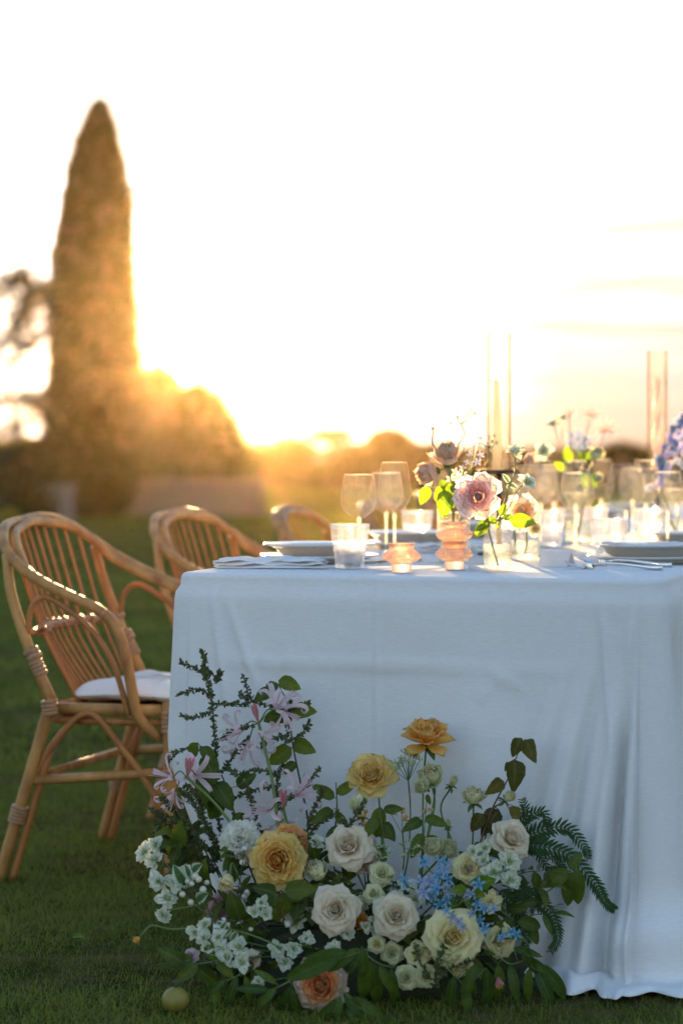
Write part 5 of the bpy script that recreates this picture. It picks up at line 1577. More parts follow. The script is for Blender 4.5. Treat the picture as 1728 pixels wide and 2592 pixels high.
floret_sprig('tweedia_sprig', 'blue star flowers just left of the foot of the straight candle', [(1198, 1128), (1212, 1120), (1207, 1170), (1215, 1152), (1190, 1150), (1182, 1172), (1170, 1185)], M['p_lilacblue'], 24, at(1160, 1320, 5.2), 'flower sprig', TGRP, 5.2, seed=4)
floret_sprig('white_flower_sprig', 'small white star flowers between the peach and the pink table roses', [(1150, 1195), (1160, 1210), (1140, 1215), (1172, 1200), (1185, 1215), (1228, 1215)], M['p_bract'], 30, at(1160, 1330, 5.2), 'flower sprig', TGRP, 5.19, seed=5)
floret_sprig('green_bud_sprig', 'thin stalk with green seed pods in front of the straight candle', [(1238, 1106), (1250, 1104), (1244, 1118), (1256, 1120), (1215, 1110)], M['floret'], 14, at(1225, 1180, 5.3), 'flower sprig', TGRP, 5.3, seed=6)
# bud vase
v2 = T(1257, 1446); vase_bottle(v2, .0285, .098, .012, 'small round-shouldered clear bud vase holding the pink rose')
e2 = v2 + Vector((.002, 0, .012))
rose(1208, 1255, 4.80, 116, 'garden', ['tp_pink', 'tp_pinkpale', 'tp_pinkpale'], 'large ruffled pink rose at the middle of the table', (-.15, -1, .12), group=TGRP, end=e2, roll=.5)
leaf_sprig('rose_leaves', 'bright yellow-green leaves of the pink rose over the bud vase', v2 + Vector((0, 0, .10)),
           [(1268, 1306, 1276, 1272), (1258, 1320, 1226, 1316), (1272, 1312, 1298, 1306), (1262, 1322, 1254, 1338), (1240, 1320, 1200, 1342), (1290, 1318, 1356, 1322)], 4.82, seed=2)
bract_cluster(1303, 1150, 4.95, 60, 'white-edged bract sprig standing above the pink rose, upper one', (0, -.4, 1), end=e2 + Vector((0, 0, .08)), group='bract sprigs in the bud vase', small=True)
bract_cluster(1330, 1222, 4.93, 56, 'white-edged bract sprig leaning right of the pink rose', (.5, -.6, .5), end=e2 + Vector((0, 0, .08)), group='bract sprigs in the bud vase', small=True)
leaf_sprig('variegated_leaves', 'small white-edged leaves halfway up the bract sprig right of the pink rose', at(1288, 1228, 4.93), [(1288, 1226, 1282, 1240), (1290, 1226, 1305, 1234), (1287, 1222, 1272, 1198)], 4.93, 'varieg', seed=3)
leaf_sprig('drooping_leaf', 'thin grey-green leaf drooping left of the bud vase', at(1238, 1335, 4.83), [(1232, 1330, 1198, 1358)], 4.83, 'young', seed=4)
# jar with the yellow rose
v3 = T(1327, 1418); vase_cyl(v3, .031, .085, 'clear glass jar of yellow roses right of the bud vase', .5)
rose(1322, 1298, 5.22, 96, 'garden', ['tp_peachpale', 'tp_palegold', 'tp_peachpale'], 'yellow-cream rose bending down right of the pink rose', (.35, -.85, -.2), group=TGRP, end=v3 + Vector((-.02, 0, .015)))
rose(1334, 1164, 5.6, 62, 'bud', ['tp_peach', 'tp_peachpale'], 'small peach rose right of the straight candle', (.6, -.5, .3), group=TGRP, end=v3 + Vector((.01, .05, .02)))
rose(1352, 1338, 5.25, 40, 'rose', ['tp_palegold', 'tp_cream'], 'small cream rose low behind the yellow table rose', (.4, -.8, .2), group=TGRP, end=v3 + Vector((.0, .0, .015)))
# mixed vase behind the glasses
v4 = T(1462, 1374); vase_cyl(v4, .034, .13, 'clear glass jar of mixed blue and green flowers behind the wine glasses', .45)
e4 = v4 + Vector((0, 0, .02)); Y4 = v4.y
floret_sprig('tweedia_sprig', 'blue star flowers above the glasses right of the straight candle', [(1458, 1112), (1470, 1120), (1452, 1126), (1476, 1108), (1466, 1132), (1446, 1102), (1480, 1128), (1440, 1118), (1490, 1112), (1462, 1096)], M['p_lilacblue'], 28, e4, 'flower sprig', TGRP, Y4, seed=8)
bract_cluster(1400, 1076, Y4, 44, 'pale green bract sprig at the top left of the mixed vase', (-.3, -.4, .9), end=e4, group='bract sprigs in the mixed vase', small=True)
bract_cluster(1375, 1145, Y4, 54, 'white bract sprig low at the left of the mixed vase', (-.3, -.8, .4), end=e4, group='bract sprigs in the mixed vase', small=True)
bract_cluster(1423, 1062, Y4, 40, 'narrow white bract sprig upright at the top of the mixed vase', (0, -.3, 1), end=e4, group='bract sprigs in the mixed vase', small=True)
nerv = []
def table_nerine(px, py, dia, label, seed):
    r = random.Random(seed); base = e4; p = at(px, py, Y4); root = empty('nerine', base, 0, label, 'nerine', TGRP)
    b = MB(); b.tube([q - base for q in spline([base, base.lerp(p, .5) + Vector((-.008, 0, .01)), p], 5)], .0013, 6); b.build('stalk', M['stem'], root)
    if not nerv:
        for i in range(3): nerv.append(petal_mesh('petal', M['p_dusty'], 1.15, .10, .4, R(30 + 15 * i), R(40), R(60), 'lobe', .04, i, .03, nu=2, nv=10))
    s = dia / 2 / FPX * Y4
    for i in range(9):
        o = bpy.data.objects.new('petal', nerv[r.randrange(3)]); link(o, root); o.location = p - base
        o.rotation_mode = 'QUATERNION'; o.rotation_quaternion = Vector((r.uniform(-.3, .3), -.7, .5)).to_track_quat('Z', 'Y') @ Quaternion((0, 0, 1), i * .7); o.scale = (s, s, s)
table_nerine(1530, 1092, 76, 'thin-petalled pink nerine at the top right of the mixed vase', 1)
table_nerine(1492, 1052, 66, 'thin-petalled pink nerine at the very top of the mixed vase', 2)
table_nerine(1440, 1046, 40, 'small pink nerine at the top left of the mixed vase', 3)
rose(1508, 1150, Y4, 62, 'cup', ['p_green', 'p_green'], 'pale green cupped flower at the right of the mixed vase', (.2, -.7, .7), group=TGRP, end=e4, cat='flower', name='ranunculus')
rose(1510, 1208, Y4, 44, 'cup', ['p_white', 'p_green'], 'white-green cupped flower hanging right of the mixed vase', (.5, -.7, -.2), group=TGRP, end=e4, cat='flower', name='ranunculus')
leaf_sprig('rose_leaves', 'vivid green leaves between the blooms of the mixed vase', at(1460, 1240, Y4), [(1440, 1172, 1432, 1128), (1475, 1168, 1462, 1135), (1480, 1165, 1500, 1140), (1495, 1200, 1512, 1235), (1430, 1190, 1400, 1170), (1470, 1200, 1490, 1240)], Y4, seed=9)
# delphinium at the right edge
v5 = T(1712, 1374); vase_cyl(v5, .034, .14, 'clear glass jar of blue delphinium at the right edge of the picture', .45)
def delphinium(label, top, bot, Y, n, seed, spread):
    r = random.Random(seed); base = v5 + Vector((0, 0, .02)); a, b2 = at(*top, Y), at(*bot, Y)
    root = empty('delphinium', base, 0, label, 'delphinium', TGRP)
    sb = MB(); sb.tube([p - base for p in spline([base, b2, a], 6)], .0018, 6); sb.build('stem', M['stem'], root)
    for i in range(n):
        t = r.random(); w = spread * (.4 + .8 * t)
        p = a.lerp(b2, t) + Vector((r.uniform(-w, w), r.uniform(-w, w), 0)); mat = M['p_delph'] if r.random() < .62 else M['p_lilacblue']
        o = bpy.data.objects.new('floret', star_mesh(mat, 5, 1.0, .42, 60, mat.name + 'd')[r.randrange(3)]); link(o, root)
        ax = Vector((p.x - a.lerp(b2, t).x, -.02, .006)).normalized() ; o.rotation_mode = 'QUATERNION'; o.rotation_quaternion = ax.to_track_quat('Z', 'Y'); s = .013 * r.uniform(.7, 1.2); o.scale = (s, s, s); o.location = p - base
delphinium('violet-blue delphinium spike leaning left at the right edge', (1724, 1052), (1668, 1192), v5.y, 34, 1, .018)
delphinium('second violet-blue delphinium spike, half past the right edge', (1752, 1040), (1722, 1180), v5.y + .03, 30, 2, .02)
delphinium('short lilac-blue delphinium spike hanging among the right-hand glasses', (1672, 1190), (1655, 1238), v5.y - .02, 9, 3, .012)
# a jar on the left behind the stacked holders, petals lying on the cloth
lf = empty('fallen_petals', T(1214, 1412), 0, 'few dull green leaf scraps lying on the cloth beside the bud vase', 'leaf scraps')
r_ = random.Random(4)
for i in range(3): put_leaf(lf, Vector((.012 * (i - 1), .01 * i, .010 + .003 * i)), (r_.uniform(-1, 1), r_.uniform(-1, 0), .1), .026, 'young', r_, up=(0, -.2, 1))

# ------------------------------------------------------------------ the arrangement on the grass
def Yf(px, py, d=0.0):
    back = 4.60 - (px - 500) * 0.00013
    t = min(1.0, max(0.0, (py - 1900) / 600.0))
    return back + (4.30 - back) * t + d
# dark base of moss that the stems are pushed into
mossb = empty('moss_base', at(930, 2480, 4.47) * 1, 0, 'low dark mossy base that the stems of the ground flowers stand in', 'moss base'); mossb.location.z = 0
b = MB(); V = []; F = []; nu_, nv_ = 60, 16
for j in range(nv_ + 1):
    ph = math.pi / 2 * j / nv_
    for i in range(nu_):
        a = 2 * math.pi * i / nu_
        d = 1 + .22 * noise.noise(Vector((math.cos(a) * 3, math.sin(a) * 3, ph * 3))) + .1 * noise.noise(Vector((math.cos(a) * 9, math.sin(a) * 9, ph * 8)))
        V.append((.30 * d * math.cos(a) * math.cos(ph), .11 * d * math.sin(a) * math.cos(ph), .13 * d * math.sin(ph)))
for j in range(nv_):
    for i in range(nu_):
        i2 = (i + 1) % nu_; F.append((j * nu_ + i, j * nu_ + i2, (j + 1) * nu_ + i2, (j + 1) * nu_ + i))
b.add(V, F); b.build('moss_cushion', M['moss'], mossb)

BLOOMS = []
def G(px, py, dia, kind, mats, label, axis=(0, -1, .35), d=0.0, **k):
    BLOOMS.append((px, py, label))
    return rose(px, py, Yf(px, py, d), dia, kind, mats, label, axis, **k)
G(1080, 1862, 128, 'side', ['p_apricot', 'p_apricot', 'p_apricot'], 'apricot rose on the tallest stem, topmost bloom of the ground flowers', (.05, -.45, 1), sepals=True, end=at(1065, 2300, 4.5), roll=1.0)
G(938, 1958, 116, 'garden', ['p_yellow', 'p_palegold', 'p_palegold'], 'pale gold ruffled rose standing against the cloth, left of the apricot one', (-.15, -.85, .5), end=at(985, 2330, 4.5))
G(1090, 1968, 98, 'cup', ['p_cream', 'p_green'], 'large cream ranunculus just below the apricot rose', (-.1, -.7, .7), cat='ranunculus', name='ranunculus', end=at(1050, 2300, 4.5))
G(1066, 1990, 58, 'cup', ['p_green', 'p_green'], 'small greenish ranunculus tucked under the large cream one', (-.3, -.8, .2), d=-.03, cat='ranunculus', name='ranunculus', sepals=True, end=at(1060, 2300, 4.5))
G(1145, 1982, 52, 'bud', ['p_green', 'p_green'], 'half-closed greenish bloom at the right of the large cream ranunculus', (.3, -.5, .8), cat='ranunculus', name='ranunculus', sepals=True, end=at(1170, 2250, 4.5))
G(1198, 2016, 80, 'cup', ['p_cream', 'p_green'], 'cream ranunculus seen from the side between the large one and the leaning bud', (.0, -.35, 1), cat='ranunculus', name='ranunculus', sepals=True, end=at(1190, 2300, 4.5))
G(1285, 2020, 58, 'bud', ['p_cream', 'p_green'], 'cream bud leaning right at the end of the red twig', (.6, -.6, .6), cat='ranunculus bud', name='ranunculus', sepals=True, end=at(1200, 2200, 4.47))
G(1134, 2086, 38, 'bud', ['p_green', 'p_green'], 'small round green-white bud below the cream ranunculus', (0, -.6, .8), cat='ranunculus bud', name='ranunculus', sepals=True)
G(1095, 2142, 74, 'cup', ['p_green', 'p_green'], 'green-white ranunculus above the blue stars, left one of the touching pair', (-.3, -.8, .6), cat='ranunculus', name='ranunculus', d=-.01)
G(1134, 2148, 74, 'cup', ['p_cream', 'p_green'], 'cream ranunculus above the blue stars, right one of the touching pair', (.3, -.8, .5), cat='ranunculus', name='ranunculus', d=.01)
G(882, 2142, 118, 'rose', ['p_blush', 'p_blush', 'p_blush'], 'blush white rose with pointed petals at the top centre of the mound', (-.1, -.85, .5), d=-.02)
G(925, 2165, 92, 'garden', ['p_peach', 'p_peachpale', 'p_peachpale'], 'peach rose half hidden behind the top blush rose', (.5, -.8, .1), d=.03)
G(702, 2178, 142, 'garden', ['p_orange', 'p_orange', 'p_yellow', 'p_yellow', 'p_palegold'], 'big golden yellow garden rose with an orange heart, left of centre', (-.05, -1, .15), d=-.04, roll=.3)
G(742, 2124, 88, 'carnation', ['p_peach', 'p_apricot'], 'peach frilled carnation behind the golden yellow rose', (.45, -.6, .6), cat='carnation', name='carnation', d=.02)
G(770, 2186, 50, 'tulip', ['p_dusty', 'p_pink'], 'dusty pink petals showing right of the golden yellow rose', (.7, -.4, -.3), cat='flower', name='tulip', d=.02)
G(803, 2208, 96, 'cup', ['p_cream', 'p_green'], 'greenish cream ranunculus with a flat frilled top right of the golden rose', (-.35, -.35, .85), cat='ranunculus', name='ranunculus', d=.0)
G(606, 2128, 98, 'carnation', ['p_white', 'p_white'], 'white carnation with frilled petals at the upper left', (-.05, -1, .3), cat='carnation', name='carnation')
G(576, 2226, 82, 'bud', ['p_cream', 'p_cream'], 'pale yellow ranunculus drooping below the white carnation', (-.2, -.8, -.55), cat='ranunculus', name='ranunculus', d=-.02, end=at(640, 2300, 4.45))
G(848, 2302, 118, 'rose', ['p_blush', 'p_blush'], 'blush white rose with star-like pointed outline at the centre', (-.1, -1, .2), d=-.04, roll=.2)
G(1002, 2318, 112, 'rose', ['p_blush', 'p_blush'], 'blush white rose with pointed petals right of the central one', (.1, -1, .25), d=-.04, roll=1.1)
G(966, 2210, 62, 'rose', ['p_green', 'p_green'], 'small green-white spray rose above the right blush rose', (.1, -1, .5))
G(945, 2262, 50, 'rose', ['p_green', 'p_green'], 'small green-white spray rose between the two central blush roses', (0, -1, .4), d=-.01)
G(912, 2288, 60, 'cup', ['p_green', 'p_green'], 'pale green spray rose squeezed against the central blush rose', (.1, -1, .1))
G(1148, 2372, 144, 'rose', ['p_palegold', 'p_cream', 'p_cream'], 'largest cream rose low at the right with blue stars over its top', (.05, -1, .25), d=-.05, roll=2.0)
G(812, 2492, 138, 'garden', ['p_peach', 'p_peach', 'p_peach', 'p_peachpale'], 'peach-orange garden rose low at the bottom centre', (-.1, -1, .2), d=-.03, roll=.9)
G(1296, 2122, 104, 'rose', ['p_blush', 'p_blush'], 'white pointed rose facing right at the right edge of the mound', (.45, -.7, .45), d=-.01, roll=.6)
G(1185, 2198, 74, 'rose', ['p_blush', 'p_cream'], 'small faded blush rose behind the blue stars', (.1, -1, .3))
G(905, 2046, 66, 'tulip', ['p_green', 'p_white'], 'pale green star lily with upright pointed petals above the top blush rose', (-.25, -.6, .75), cat='lily', name='lily')
G(1242, 2282, 64, 'daffodil', ['p_cream', 'p_cream'], 'pale yellow narcissus right of the blue stars', (.2, -1, .3), cat='narcissus', name='narcissus', d=-.02)
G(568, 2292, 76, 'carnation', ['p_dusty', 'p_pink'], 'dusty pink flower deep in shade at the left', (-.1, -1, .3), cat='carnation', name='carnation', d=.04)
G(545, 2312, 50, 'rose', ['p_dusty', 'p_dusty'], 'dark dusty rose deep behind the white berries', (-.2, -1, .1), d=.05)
G(1265, 2382, 82, 'rose', ['p_cream', 'p_cream'], 'cream rose half hidden under the small blue stars at the lower right', (.2, -1, .1), d=.03)
G(1165, 2440, 70, 'rose', ['p_green', 'p_cream'], 'cream rose in shade under the largest cream rose', (.2, -1, -.2), d=.02)
G(1028, 2474, 62, 'rose', ['p_green', 'p_green'], 'small pale spray rose low down, left one of the bottom pair', (-.1, -1, .2))
G(1078, 2472, 60, 'rose', ['p_green', 'p_green'], 'small pale spray rose low down, right one of the bottom pair', (.2, -1, .1))
G(1058, 2415, 66, 'rose', ['p_green', 'p_cream'], 'small pale spray rose above the bottom pair', (0, -1, .4))
G(992, 2412, 58, 'rose', ['p_green', 'p_green'], 'small pale spray rose below the right blush rose', (0, -1, .3), d=.02)
G(953, 2390, 44, 'rose', ['p_palegold', 'p_green'], 'yellow-hearted tiny rose between the central and bottom roses', (0, -1, .2))
G(640, 2430, 46, 'rose', ['p_blush', 'p_blush'], 'shaded blush bloom among the bracts at the lower left', (.3, -1, .1), d=.03)
G(482, 2420, 40, 'rose', ['p_pinkpale', 'p_pinkpale'], 'pale pink bloom in deep shade at the far lower left', (-.4, -.8, .4), d=.02)
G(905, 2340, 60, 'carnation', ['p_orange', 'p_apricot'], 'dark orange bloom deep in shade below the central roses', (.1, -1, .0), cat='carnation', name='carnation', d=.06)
G(1260, 2480, 46, 'tulip', ['p_peach', 'p_dusty'], 'pinkish bud hanging among the lowest leaves at the right', (.1, -.5, -1), cat='bud', name='flower_bud', d=.02, stem=False)
G(350, 2375, 30, 'tulip', ['p_apricot', 'p_apricot'], 'little orange bell flower out on the left over the grass', (-.7, -.4, -.6), cat='bell flower', name='bell_flower', end=at(480, 2350, 4.4), d=.04)

bc = bract_cluster
def BC(px, py, dia, label, axis=(0, -1, .3), d=0.0, **k): return bc(px, py, Yf(px, py, d), dia, label, axis, **k)
BC(388, 2160, 88, 'white bract cluster furthest left and highest over the grass', (-.4, -.9, .4), end=at(520, 2300, 4.45))
BC(428, 2246, 106, 'large white bract cluster at the left above the small one', (-.3, -1, .2), end=at(560, 2340, 4.42))
BC(466, 2212, 60, 'white bract flower right above the large left cluster', (.1, -1, .3), end=at(540, 2320, 4.42), small=True)
BC(415, 2314, 52, 'small hanging bract flower below the large left cluster', (-.2, -.9, -.3), end=at(500, 2290, 4.4), small=True)
BC(512, 2360, 74, 'white bract cluster in the lower left row, leftmost of three', (-.3, -1, .3), d=-.03, end=at(690, 2400, 4.4))
BC(548, 2392, 76, 'white bract cluster in the lower left row, middle of three', (-.1, -1, .3), d=-.03, end=at(700, 2410, 4.4))
BC(598, 2420, 94, 'white bract cluster in the lower left row, rightmost of three', (0, -1, .4), d=-.03, end=at(720, 2420, 4.4))
BC(660, 2304, 70, 'white bract cluster below the golden yellow rose', (0, -1, .3), d=-.04)
BC(752, 2316, 84, 'shaded bract cluster left of the central blush rose', (.1, -1, .2), d=.02)
BC(722, 2412, 84, 'shaded bract cluster above the bottom peach rose, left of it', (.1, -1, .3), d=.0)
BC(775, 2376, 50, 'small shaded bract flower right of the lower shaded cluster', (.2, -1, .3), small=True)
BC(1216, 2160, 74, 'bright white bract cluster left of the biggest right-hand one', (0, -1, .35), d=-.02)
BC(1275, 2208, 104, 'biggest white bract cluster at the right side of the mound', (.15, -1, .3), d=-.03)
BC(801, 2134, 48, 'small white bract flower between the golden rose and the top blush rose', (-.1, -.8, .6), small=True, d=.01)
BC(844, 2402, 52, 'white bract flower just above the bottom peach rose', (0, -1, .5), small=True)
BC(655, 2486, 50, 'small bract flower in shade left of the bottom peach rose', (-.2, -1, .2), small=True)
BC(1030, 2265, 88, 'grey-green bract cluster behind the right blush rose', (.2, -1, .3), d=.02)
BC(940, 2345, 60, 'grey-white bract cluster between the two blush roses', (0, -1, .2), d=.01)
BC(880, 2365, 44, 'tiny bract flower left of the yellow-hearted rose', (0, -1, .3), small=True, d=.01)

# pink nerines
nerine((655, 1832), [(706, 1776, 120, (.35, -.6, .75)), (590, 1856, 104, (-.85, -.5, -.1)), (624, 1896, 104, (-.2, -.6, -.75)), (672, 1868, 84, (.75, -.5, -.4)), (732, 1806, 84, (.8, -.6, -.25))], (708, 2130, 4.5), 'tall pink nerine rising highest, upper left in front of the cloth', 4.56, 1)
nerine((474, 1968), [(418, 1962, 92, (-.8, -.5, .35)), (502, 1962, 108, (.35, -.9, .1)), (436, 2020, 84, (-.35, -.7, -.65))], (590, 2090, 4.5), 'pink nerine furthest left, in front of the chair leg', 4.52, 2)
nerine((718, 2050), [(664, 2048, 104, (-.8, -.6, .2)), (765, 2004, 112, (.7, -.6, .45)), (706, 2096, 92, (-.1, -.7, -.7))], (724, 2160, 4.48), 'lower pink nerine just above the golden rose and carnation', 4.53, 3)

# blue star flowers
B1, B2 = M['p_blue'], M['p_lilacblue']
floret_sprig('tweedia', 'dense spray of sky blue star flowers right of centre', [(1105, 2250, B1), (1128, 2278, B1), (1090, 2232, B2), (1066, 2232, B2), (1110, 2215, B1), (1122, 2200, B2), (1072, 2258, B2), (1092, 2268, B1), (1140, 2256, B2), (1112, 2290, B1), (1135, 2225, B1)], B1, 42, at(1110, 2420, 4.44), 'blue flowers', 'blue star flowers of the ground arrangement', Yf(1110, 2240, -.07), seed=11, stemr=.0008)
floret_sprig('tweedia', 'pair of bright blue star flowers on top of the blue spray', [(1074, 2182, B1), (1118, 2184, B1)], B1, 44, at(1110, 2300, 4.42), 'blue flowers', 'blue star flowers of the ground arrangement', Yf(1100, 2200, -.05), seed=12)
floret_sprig('tweedia', 'single blue star flower left of the blue spray', [(1022, 2232, B1)], B1, 46, at(1080, 2290, 4.42), 'blue flowers', 'blue star flowers of the ground arrangement', Yf(1030, 2240, -.05), seed=13)
floret_sprig('tweedia', 'blue star flowers hanging over the top of the largest cream rose', [(1142, 2322, B2), (1160, 2334, B2), (1130, 2306, B1), (1172, 2346, B2)], B2, 34, at(1130, 2290, 4.36), 'blue flowers', 'blue star flowers of the ground arrangement', Yf(1150, 2330, -.12), seed=14)
floret_sprig('tweedia', 'trailing blue star flowers right of the largest cream rose', [(1205, 2285, B1), (1224, 2298, B1), (1212, 2330, B1), (1226, 2350, B1), (1250, 2300, B2), (1212, 2238, B1), (1190, 2262, B2), (1195, 2312, B2)], B1, 36, at(1150, 2400, 4.42), 'blue flowers', 'blue star flowers of the ground arrangement', Yf(1220, 2300, -.07), seed=15)
floret_sprig('tweedia', 'lowest right blue star flowers under the fern frond', [(1270, 2372, B1), (1292, 2358, B1), (1305, 2366, B1)], B1, 34, at(1180, 2420, 4.42), 'blue flowers', 'blue star flowers of the ground arrangement', Yf(1280, 2370, -.05), seed=16)

# white berries
def berries(label, pts, Y, end, seed, dia=17):
    r = random.Random(seed); base = Vector(end); root = empty('berry_sprig', base, 0, label, 'berries', 'white berry sprigs of the ground arrangement')
    b = MB(); bm_ = MB(); bm_.ball((0, 0, 0), 1, 14, 10, (1, 1, .95)); bm_.ball((0, 0, -.97), .16, 6, 4); me = bm_.mesh('berry', M['berry'])
    cen = sum((at(p[0], p[1], Y) for p in pts), Vector()) / len(pts)
    b.tube([q - base for q in spline([base, base.lerp(cen, .6) + Vector((0, .01, 0)), cen], 4)], .0013, 6)
    for p in pts:
        q = at(p[0], p[1], Y + r.uniform(-.015, .015)); b.tube([v - base for v in spline([cen, cen.lerp(q, .5) + Vector((0, 0, -.004)), q], 3)], .0008, 5)
        o = bpy.data.objects.new('berry', me); link(o, root); o.location = q - base; s = dia / 2 / FPX * Y * r.uniform(.85, 1.15); o.scale = (s, s, s); o.rotation_euler = (r.uniform(-1, 1), r.uniform(-1, 1), 0)
    b.build('stem', M['stem_dark'], root)
berries('white berries beside the large left bract cluster', [(494, 2218), (476, 2231), (486, 2237), (524, 2234), (514, 2252), (503, 2226), (462, 2264), (483, 2284)], Yf(490, 2240, -.02), at(590, 2320, 4.42), 1)
berries('white berries hanging above the shaded left blooms', [(602, 2274), (602, 2287), (592, 2300), (619, 2269), (614, 2183), (619, 2148), (560, 2230), (625, 2258)], Yf(610, 2230, .0), at(640, 2340, 4.42), 2)
berries('white berries low between the left bract clusters', [(528, 2330), (567, 2328), (690, 2285), (718, 2322), (728, 2340), (635, 2352)], Yf(600, 2330, .0), at(680, 2360, 4.4), 3, 15)

# umbel, button flowers
def umbel(label, hub, tips, base, Y, seed, mat='floret', dot=.0016, n=12, cat='umbel'):
    r = random.Random(seed); bp = at(*base); root = empty('umbel', bp, 0, label, cat, 'wispy flowers of the ground arrangement'); h = at(*hub, Y)
    b = MB(); b.tube([q - bp for q in spline([bp, bp.lerp(h, .5) + Vector((.003, .01, 0)), h], 5)], .0014, 6); f = MB()
    for (px, py) in tips:
        q = at(px, py, Y + r.uniform(-.02, .02)); b.tube([v - bp for v in spline([h, h.lerp(q, .5) + Vector((0, 0, -.001)), q], 3)], .0006, 4)
        for i in range(n):
            o = Vector((r.gauss(0, 1), r.gauss(0, 1), r.gauss(0, .5))) * .0042
            b.tube([q - bp, q - bp + o + Vector((0, 0, .004))], .0003, 3); f.ball(q - bp + o + Vector((0, 0, .004)), dot * r.uniform(.7, 1.3), 5, 4)
    b.build('stem', M['stem'], root); f.build('florets', M[mat], root)
umbel('green umbel fanning out between the pale gold rose and the cream ranunculus', (1033, 1976), [(1000, 1950), (1010, 1942), (1020, 1935), (1032, 1930), (1044, 1938), (1015, 1925), (1038, 1915), (1052, 1922), (1024, 1908), (1048, 1906), (1062, 1925), (1005, 1935), (1034, 1902)], (1036, 2130, 4.52), Yf(1030, 1940), 1)
umbel('wispy pale green umbel below the umbel at the centre', (1035, 2150), [(1015, 2140), (1028, 2165), (1046, 2170), (1055, 2148), (1022, 2172), (1040, 2132)], (1010, 2260, 4.5), Yf(1030, 2150, -.02), 2, n=9)
umbel('wispy green umbel left of the green-white spray rose', (965, 2165), [(950, 2160), (958, 2148), (975, 2150), (985, 2160), (962, 2178), (978, 2176)], (960, 2290, 4.46), Yf(960, 2160, -.02), 3, n=8)
umbel('yellow button flowers on thin stalks beside the pale gold rose', (1018, 2110), [(1016, 2060), (1028, 2078), (1076, 2056), (991, 2064)], (1020, 2200, 4.5), Yf(1020, 2070), 4, 'orange_bit', .0030, 5, 'button flowers')
umbel('yellow button flowers left of the star lily', (915, 2095), [(920, 2072), (918, 2090), (925, 2062)], (925, 2160, 4.5), Yf(915, 2080), 5, 'orange_bit', .0030, 4, 'button flowers')
umbel('tiny pale florets low below the largest cream rose', (1110, 2440), [(1090, 2425), (1105, 2410), (1122, 2430), (1140, 2418), (1100, 2450), (1128, 2452), (1150, 2438), (1160, 2425)], (1120, 2520, 4.38), Yf(1110, 2430, -.06), 6, n=7, dot=.0013)

# right-hand red twig with bronze leaves
def hand_branch(name, label, pts, Y, leaves, kind, mat='stem_red', seed=0, rad=.0022, cat='leafy twig', group='greenery of the ground arrangement'):
    r = random.Random(seed); P = spline([at(p[0], p[1], p[2] if len(p) > 2 else Y) for p in pts], 6); base = P[0]
    root = empty(name, base, 0, label, cat, group)
    b = MB(); b.tube([p - base for p in P], [rad * (1 - .6 * i / len(P)) for i in range(len(P))], 7)
    for (a, c, tx, ty) in leaves:
        p = at(a, c, Y + r.uniform(-.012, .012)); q = at(tx, ty, Y + r.uniform(-.03, .01))
        put_leaf(root, p - base, q - p, (q - p).length, kind, r, up=(r.uniform(-.35, .35), -1, .3))
        k = min(P, key=lambda v: (v - p).length); b.tube([k - base, p - base], .0008, 5)
    b.build('stem', M[mat], root); return root
hand_branch('bronze_leaf_twig', 'red-stemmed twig with bronze leaves, its top pair arching at the right', [(1180, 2240), (1240, 2060), (1285, 1970), (1322, 1874)], Yf(1260, 2000), [(1318, 1868, 1292, 1920), (1330, 1872, 1352, 1930), (1300, 1922, 1305, 2012), (1290, 1930, 1276, 1952), (1272, 1976, 1228, 2012), (1262, 2050, 1210, 2118), (1298, 2040, 1308, 2086), (1250, 2072, 1262, 2140), (1222, 2060, 1186, 2110)], 'bronze', seed=3)
hand_branch('bronze_leaf_twig', 'leafy twig rising at the left behind the tall nerine with leaves at its top', [(785, 2100), (760, 1980), (740, 1880), (730, 1790), (706, 1735)], Yf(740, 1850, .02), [(700, 1728, 668, 1760), (706, 1722, 760, 1742), (690, 1745, 640, 1775), (735, 1798, 800, 1800), (730, 1805, 672, 1822), (742, 1880, 796, 1902), (738, 1892, 676, 1935), (750, 1930, 712, 1960)], 'rose', seed=4, mat='stem_dark')
hand_branch('broad_leaf_twig', 'broad dark leaves behind and left of the pale gold rose', [(840, 2150), (852, 2060), (850, 1980)], Yf(850, 2020, .02), [(852, 2010, 905, 1975), (846, 2020, 788, 1985), (842, 2050, 790, 2080), (850, 2060, 880, 2090)], 'dark', seed=5, mat='stem_dark')
hand_branch('broad_leaf_twig', 'broad leaf standing under the pale gold rose', [(975, 2180), (968, 2110), (960, 2050)], Yf(960, 2080, -.01), [(962, 2042, 950, 2128), (970, 2050, 1020, 2046), (955, 2070, 920, 2120), (972, 2080, 1000, 2130)], 'dark', seed=6, mat='stem')
hand_branch('broad_leaf_twig', 'dark oval leaves under the cream ranunculus stems', [(1060, 2220), (1070, 2140), (1075, 2080)], Yf(1060, 2100, -.01), [(1075, 2070, 1132, 2088), (1066, 2075, 1022, 2100), (1080, 2010, 1088, 2040), (1070, 2110, 1040, 2170), (1078, 2120, 1130, 2140)], 'dark', seed=7, mat='stem')
hand_branch('leaf_twig', 'twig of drooping leaves left of the white carnation', [(640, 2200), (600, 2080), (560, 1960), (500, 1880)], Yf(560, 2000, .03), [(500, 1880, 478, 1925), (510, 1890, 545, 1935), (520, 1910, 545, 1985), (545, 1980, 590, 2050), (505, 1960, 548, 2062), (560, 2010, 530, 2080), (590, 2060, 640, 2110), (600, 1990, 645, 1960)], 'rose', seed=8, mat='stem_dark')
